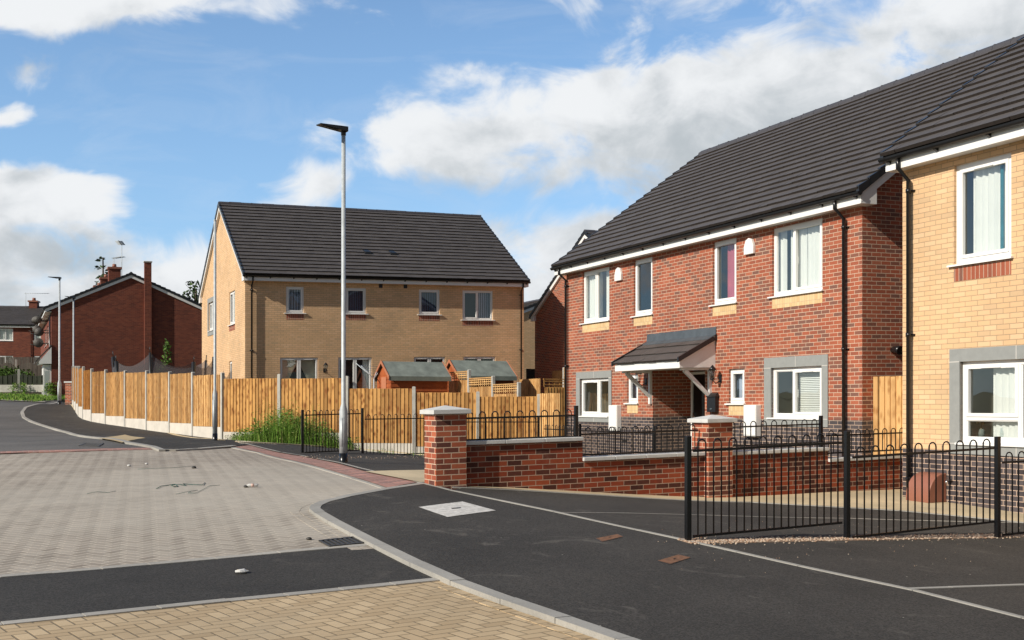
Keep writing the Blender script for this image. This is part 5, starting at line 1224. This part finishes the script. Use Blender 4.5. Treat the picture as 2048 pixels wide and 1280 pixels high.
# ================================================================== trampoline and rotary dryer in the gardens
def trampoline():
    cx, cy = (326 - 1024) / 2215 * 44, 44; R = 1.9; zb = 1.7; h = thing('trampoline', 'garden trampoline with sagging dark safety net behind the pale fence', 'trampoline', (cx, cy, .8))
    ang = [178, 229, 274, 322, 5, 50, 120]; top = [3.36, 3.12, 3.42, 3.1, 3.36, 3.28, 3.3]
    m = MB(); rim = [(cx + R * math.cos(t), cy + R * math.sin(t), zb) for t in np.linspace(0, 2 * math.pi, 33)]; m.tube(rim, .06, 6); m.build('frame', M['galv'], h)
    m = MB(); m.face([(cx + (R - .15) * math.cos(t), cy + (R - .15) * math.sin(t), zb) for t in np.linspace(0, 2 * math.pi, 33)[:-1]]); m.build('bed', M['rail'], h)
    order = sorted(range(7), key=lambda i: ang[i])
    for i in range(7):
        t = R_(ang[i]); k = .10; p = MB(); c, s = math.cos(t), math.sin(t)
        p.tube([(cx + R * c, cy + R * s, .8), (cx + R * c, cy + R * s, zb), (cx + (R + k) * c, cy + (R + k) * s, top[i])], (.085 if i in (0, 1, 3, 4) else .05), 8); p.tube([(cx + (R + k) * c, cy + (R + k) * s, top[i]), (cx + (R + k + .03) * c, cy + (R + k + .03) * s, top[i] + .22)], .018, 6); p.build('pole', M['verge'], h)
    n = MB()
    for a, b in zip(order, order[1:] + order[:1]):
        A, B = R_(ang[a]), R_(ang[b]) + (2 * math.pi if ang[b] < ang[a] else 0); N = 10; P = []
        for i in range(N + 1):
            f = i / N; t = A + (B - A) * f; zt = top[a] + (top[b] - top[a]) * f - .34 * math.sin(math.pi * f) ** .8; r = R + .08 - .10 * math.sin(math.pi * f)
            P.append(((cx + r * math.cos(t), cy + r * math.sin(t), zb), (cx + r * math.cos(t), cy + r * math.sin(t), zt)))
        for p, q in zip(P, P[1:]): n.face([p[0], q[0], q[1], p[1]], smooth=True)
    n.build('safety_net', M['net'], h)
    y = 37.5; x = (748 - 1024) / 2215 * y; h = thing('rotary_dryer', 'folding rotary washing line leaning open beside the left shed', 'clothes dryer', (x, y, .3)); m = MB(); zc = pv(0, y, 757)
    m.tube([(x, y, .3), (x, y, zc)], .022, 7); m.build('pole', M['galv'], h)
    for du, dv in ((-38, -31), (-28, -26), (12, -20), (8, -26)):
        m = MB(); m.tube([(x, y, zc), (x + du / 59, y + .25, zc - dv / 59)], .013, 5); m.build('arm', M['galv'], h)
    m = MB()
    for k in range(4): z = zc + .22 + k * .08; m.tube([(x - .3 - .08 * k, y + .15, z), (x + .06 + .03 * k, y + .1, z - .06)], .004, 4)
    m.build('washing_line', M['bluepane'], h)
trampoline()

# ================================================================== ironwork, litter and gravel on the ground
def cover(name, label, px, mat, off=.007, group=None, slot=None):
    P = [G(u, v, 0) for u, v in px]; c = sum(P, Vector()) / 4; h = thing(name, label, 'manhole cover', c, group)
    for nm, k, z, mt in (('frame', 1.0, off - .003, 'iron'), ('plate', .93, off, mat), ('key_slot', .10, off + .004, 'hole')):
        d = drape(nm, [(c + (p - c) * k)[:2] for p in P], z, M[mt], .5, None); d.parent = h; d.location = -h.location
    return h
hc = thing('manhole_cover', 'large square pale concrete chamber cover set in dark tarmac', 'manhole cover', G(914, 1018))
c1 = drape('cover_plate', GP([(837, 1015), (925, 1004), (992, 1022), (895, 1035)]), .007, M['cover'], .5, None)
c2 = drape('lifting_slot', GP([(902, 1017.4), (921, 1016), (923, 1017.4), (904, 1019)]), .010, M['iron'], .5, None)
for c in (c1, c2):
    c.parent = hc; c.location = -hc.location
cover('stop_valve_cover', 'rusty rectangular iron cover farther from the camera on the footway', [(1190, 1078), (1236, 1069), (1248, 1074), (1203, 1085)], 'rust', group='rusty iron covers on the footway')
cover('stop_valve_cover', 'rusty rectangular iron cover nearer the camera on the footway', [(1313, 1123), (1357, 1110), (1384, 1116), (1340, 1130)], 'rust', group='rusty iron covers on the footway')
drape('tactile_paving', GP([(196, 877), (250, 869.5), (291, 876.5), (243, 885.5)]), .008, M['tactile'], .75)
def gully(label, px, off, n=8):
    P = [G(u, v, off) for u, v in px]; h = thing('drain_grating', label, 'drain grating', P[0], 'iron gully gratings in the road')
    d = drape('frame', [p[:2] for p in P], off + .006, M['hole'], .5, None); d.parent = h; d.location = -h.location  # black sheet painted as the shade of the drain below the bars
    m = MB(); A, B, C, D = P
    for i in range(n + 1):
        t0, t1 = i / n, min(1, i / n + .42 / n); q = [A.lerp(B, t0), A.lerp(B, t1), D.lerp(C, t1), D.lerp(C, t0)]
        if t1 - t0 > .01: m.hexa([(p.x, p.y, p.z + .002) for p in q] + [(p.x, p.y, p.z + .014) for p in q])
    for a, b, c, d_ in ((A, B, .0, .09), (A, B, .91, 1.)):
        q = [A.lerp(D, c), B.lerp(C, c), B.lerp(C, d_), A.lerp(D, d_)]; m.hexa([(p.x, p.y, p.z + .003) for p in q] + [(p.x, p.y, p.z + .016) for p in q])
    m.build('grate', M['iron'], h)
gully('black iron gully grating beside the near kerb corner', [(637, 1083), (712, 1075), (737, 1087), (659, 1095)], RD)
gully('far iron gully grating in the worn road near red line', [(157, 892), (170, 887), (208, 887.5), (198, 893.5)], RD, 6)
def gravel():
    L = GP([(1372, 1085), (1500, 1083), (1700, 1079), (1900, 1075), (2048, 1072), (2300, 1067)]); L = [Vector((p[0], p[1])) for p in L]
    strip('gravel_bed', L, .26, .006, M['gravel'], side=-.35, step=.5)
    m = MB(); tot = 0
    for _ in range(2600):
        k = random.random() * (len(L) - 1); i = int(k); p = L[i].lerp(L[i + 1], k - i); t = (L[i + 1] - L[i]).normalized(); n = Vector((-t.y, t.x)); p = p + n * random.gauss(.03, .08); r = random.uniform(.005, .013)
        m.ball((p.x, p.y, zg(p.x, p.y) + .008), r, 6, 0, (1.2, .9, .7))
    for _ in range(150):
        p = G(random.uniform(1300, 2040), random.gauss(1078, 22)); m.ball((p.x, p.y, p.z + .003), random.uniform(.002, .0055), 6)
    for _ in range(160):
        p = G(random.uniform(600, 850), random.gauss(915, 2) ); m.ball((p.x, p.y, p.z + .006), random.uniform(.004, .010), 6)
    tag(m.build('pea_gravel', M['pebble']), kind='stuff')
gravel()
def litter():
    p = G(484, 1147, RD); h = thing('crushed_cup', 'crumpled white litter lying on the dark asphalt ramp', 'litter', p); m = MB(); rng = random.Random(4)
    n = 10; rings = []
    for i in range(7):
        t = i / 6; r = .034 * math.sin(math.pi * (t * .86 + .1)); rings.append([Vector((-.055 + .11 * t, r * 1.25 * math.cos(a) + rng.uniform(-.006, .006), .02 + r * .55 * math.sin(a) + rng.uniform(-.004, .004))) for a in np.linspace(0, 2 * math.pi, n + 1)[:-1]])
    Fc = Fr(p, Vector((.95, .3, 0)), Vector((-.3, .95, 0)))
    for A, B in zip(rings, rings[1:]):
        for k in range(n): m.face([A[k], A[(k + 1) % n], B[(k + 1) % n], B[k]], 1 if (k in (1,) ) else 0)
    m.face(rings[0]); m.face(rings[-1]); m.build('crumpled_shell', [M['cap'], M['tactile']], h, Fc)
    def string(label, px, r=.004):
        P = [G(u, v, RD) + Vector((0, 0, .006 + .006 * (i % 2))) for i, (u, v) in enumerate(px)]; m = MB(); m.tube(P, r, 5); tag(m.build('plastic_string', M['string'], None, loc=P[0]), label, 'string', 'loose green strings on the block paving')
    M['string'] = simple('green_string', (.045, .12, .10), .6, .2, 10)
    string('thick knot of dark green string lying on grey paving', [(313, 978), (322, 974), (336, 971), (350, 970), (356, 974), (348, 975), (342, 971), (360, 970.5), (372, 972), (366, 969), (385, 970), (405, 971.5), (410, 966)], .005)
    string('thin green strand trailing right across the grey paving', [(352, 989), (375, 985), (395, 981), (382, 984), (376, 987), (390, 988), (398, 984), (420, 973), (440, 971)], .0028)
    string('faint dark strand left of the green string', [(174, 988), (195, 985), (215, 986), (232, 984)], .003)
    string('far dark scuffed strand on the paving below red line', [(275, 939), (310, 938), (350, 936), (392, 933)], .003)
    q = G(505, 975, RD); h = thing('plastic_bottle', 'flattened clear plastic bottle with pink label on grey paving', 'litter', q); m = MB(); m.tube([(q.x - .10, q.y, q.z + .02), (q.x - .08, q.y, q.z + .025), (q.x - .05, q.y, q.z + .03), (q.x + .06, q.y + .02, q.z + .03), (q.x + .07, q.y + .02, q.z + .025)], [.01, .01, .022, .022, .014], 8); m.build('bottle', M['cap'], h)
    m = MB(); m.tube([(q.x - .02, q.y + .006, q.z + .03), (q.x + .02, q.y + .013, q.z + .03)], .0228, 8); m.build('label', simple('faded_label', (.55, .38, .33), .6, .1, 9), h)
    for k, (u, v, r, mt, lb) in enumerate(((258, 933, .03, 'cap', 'pale pebble left of two on the far grey paving'), (293, 929, .025, 'cap', 'pale pebble right of two on the far grey paving'), (388, 937, .035, 'iron', 'dark stone on grey paving near the red strip'), (492, 975, .03, 'iron', 'dark stone beside the flattened plastic bottle'), (618, 1080, .025, 'iron', 'dark stone beside the near gully grating'))):
        p = G(u, v, RD); m = MB(); m.ball((p.x, p.y, p.z + r * .5), r, 8, 0, (1.2, 1, .7)); tag(m.build('loose_stone', M[mt], None, loc=p), lb, 'stone')
litter()
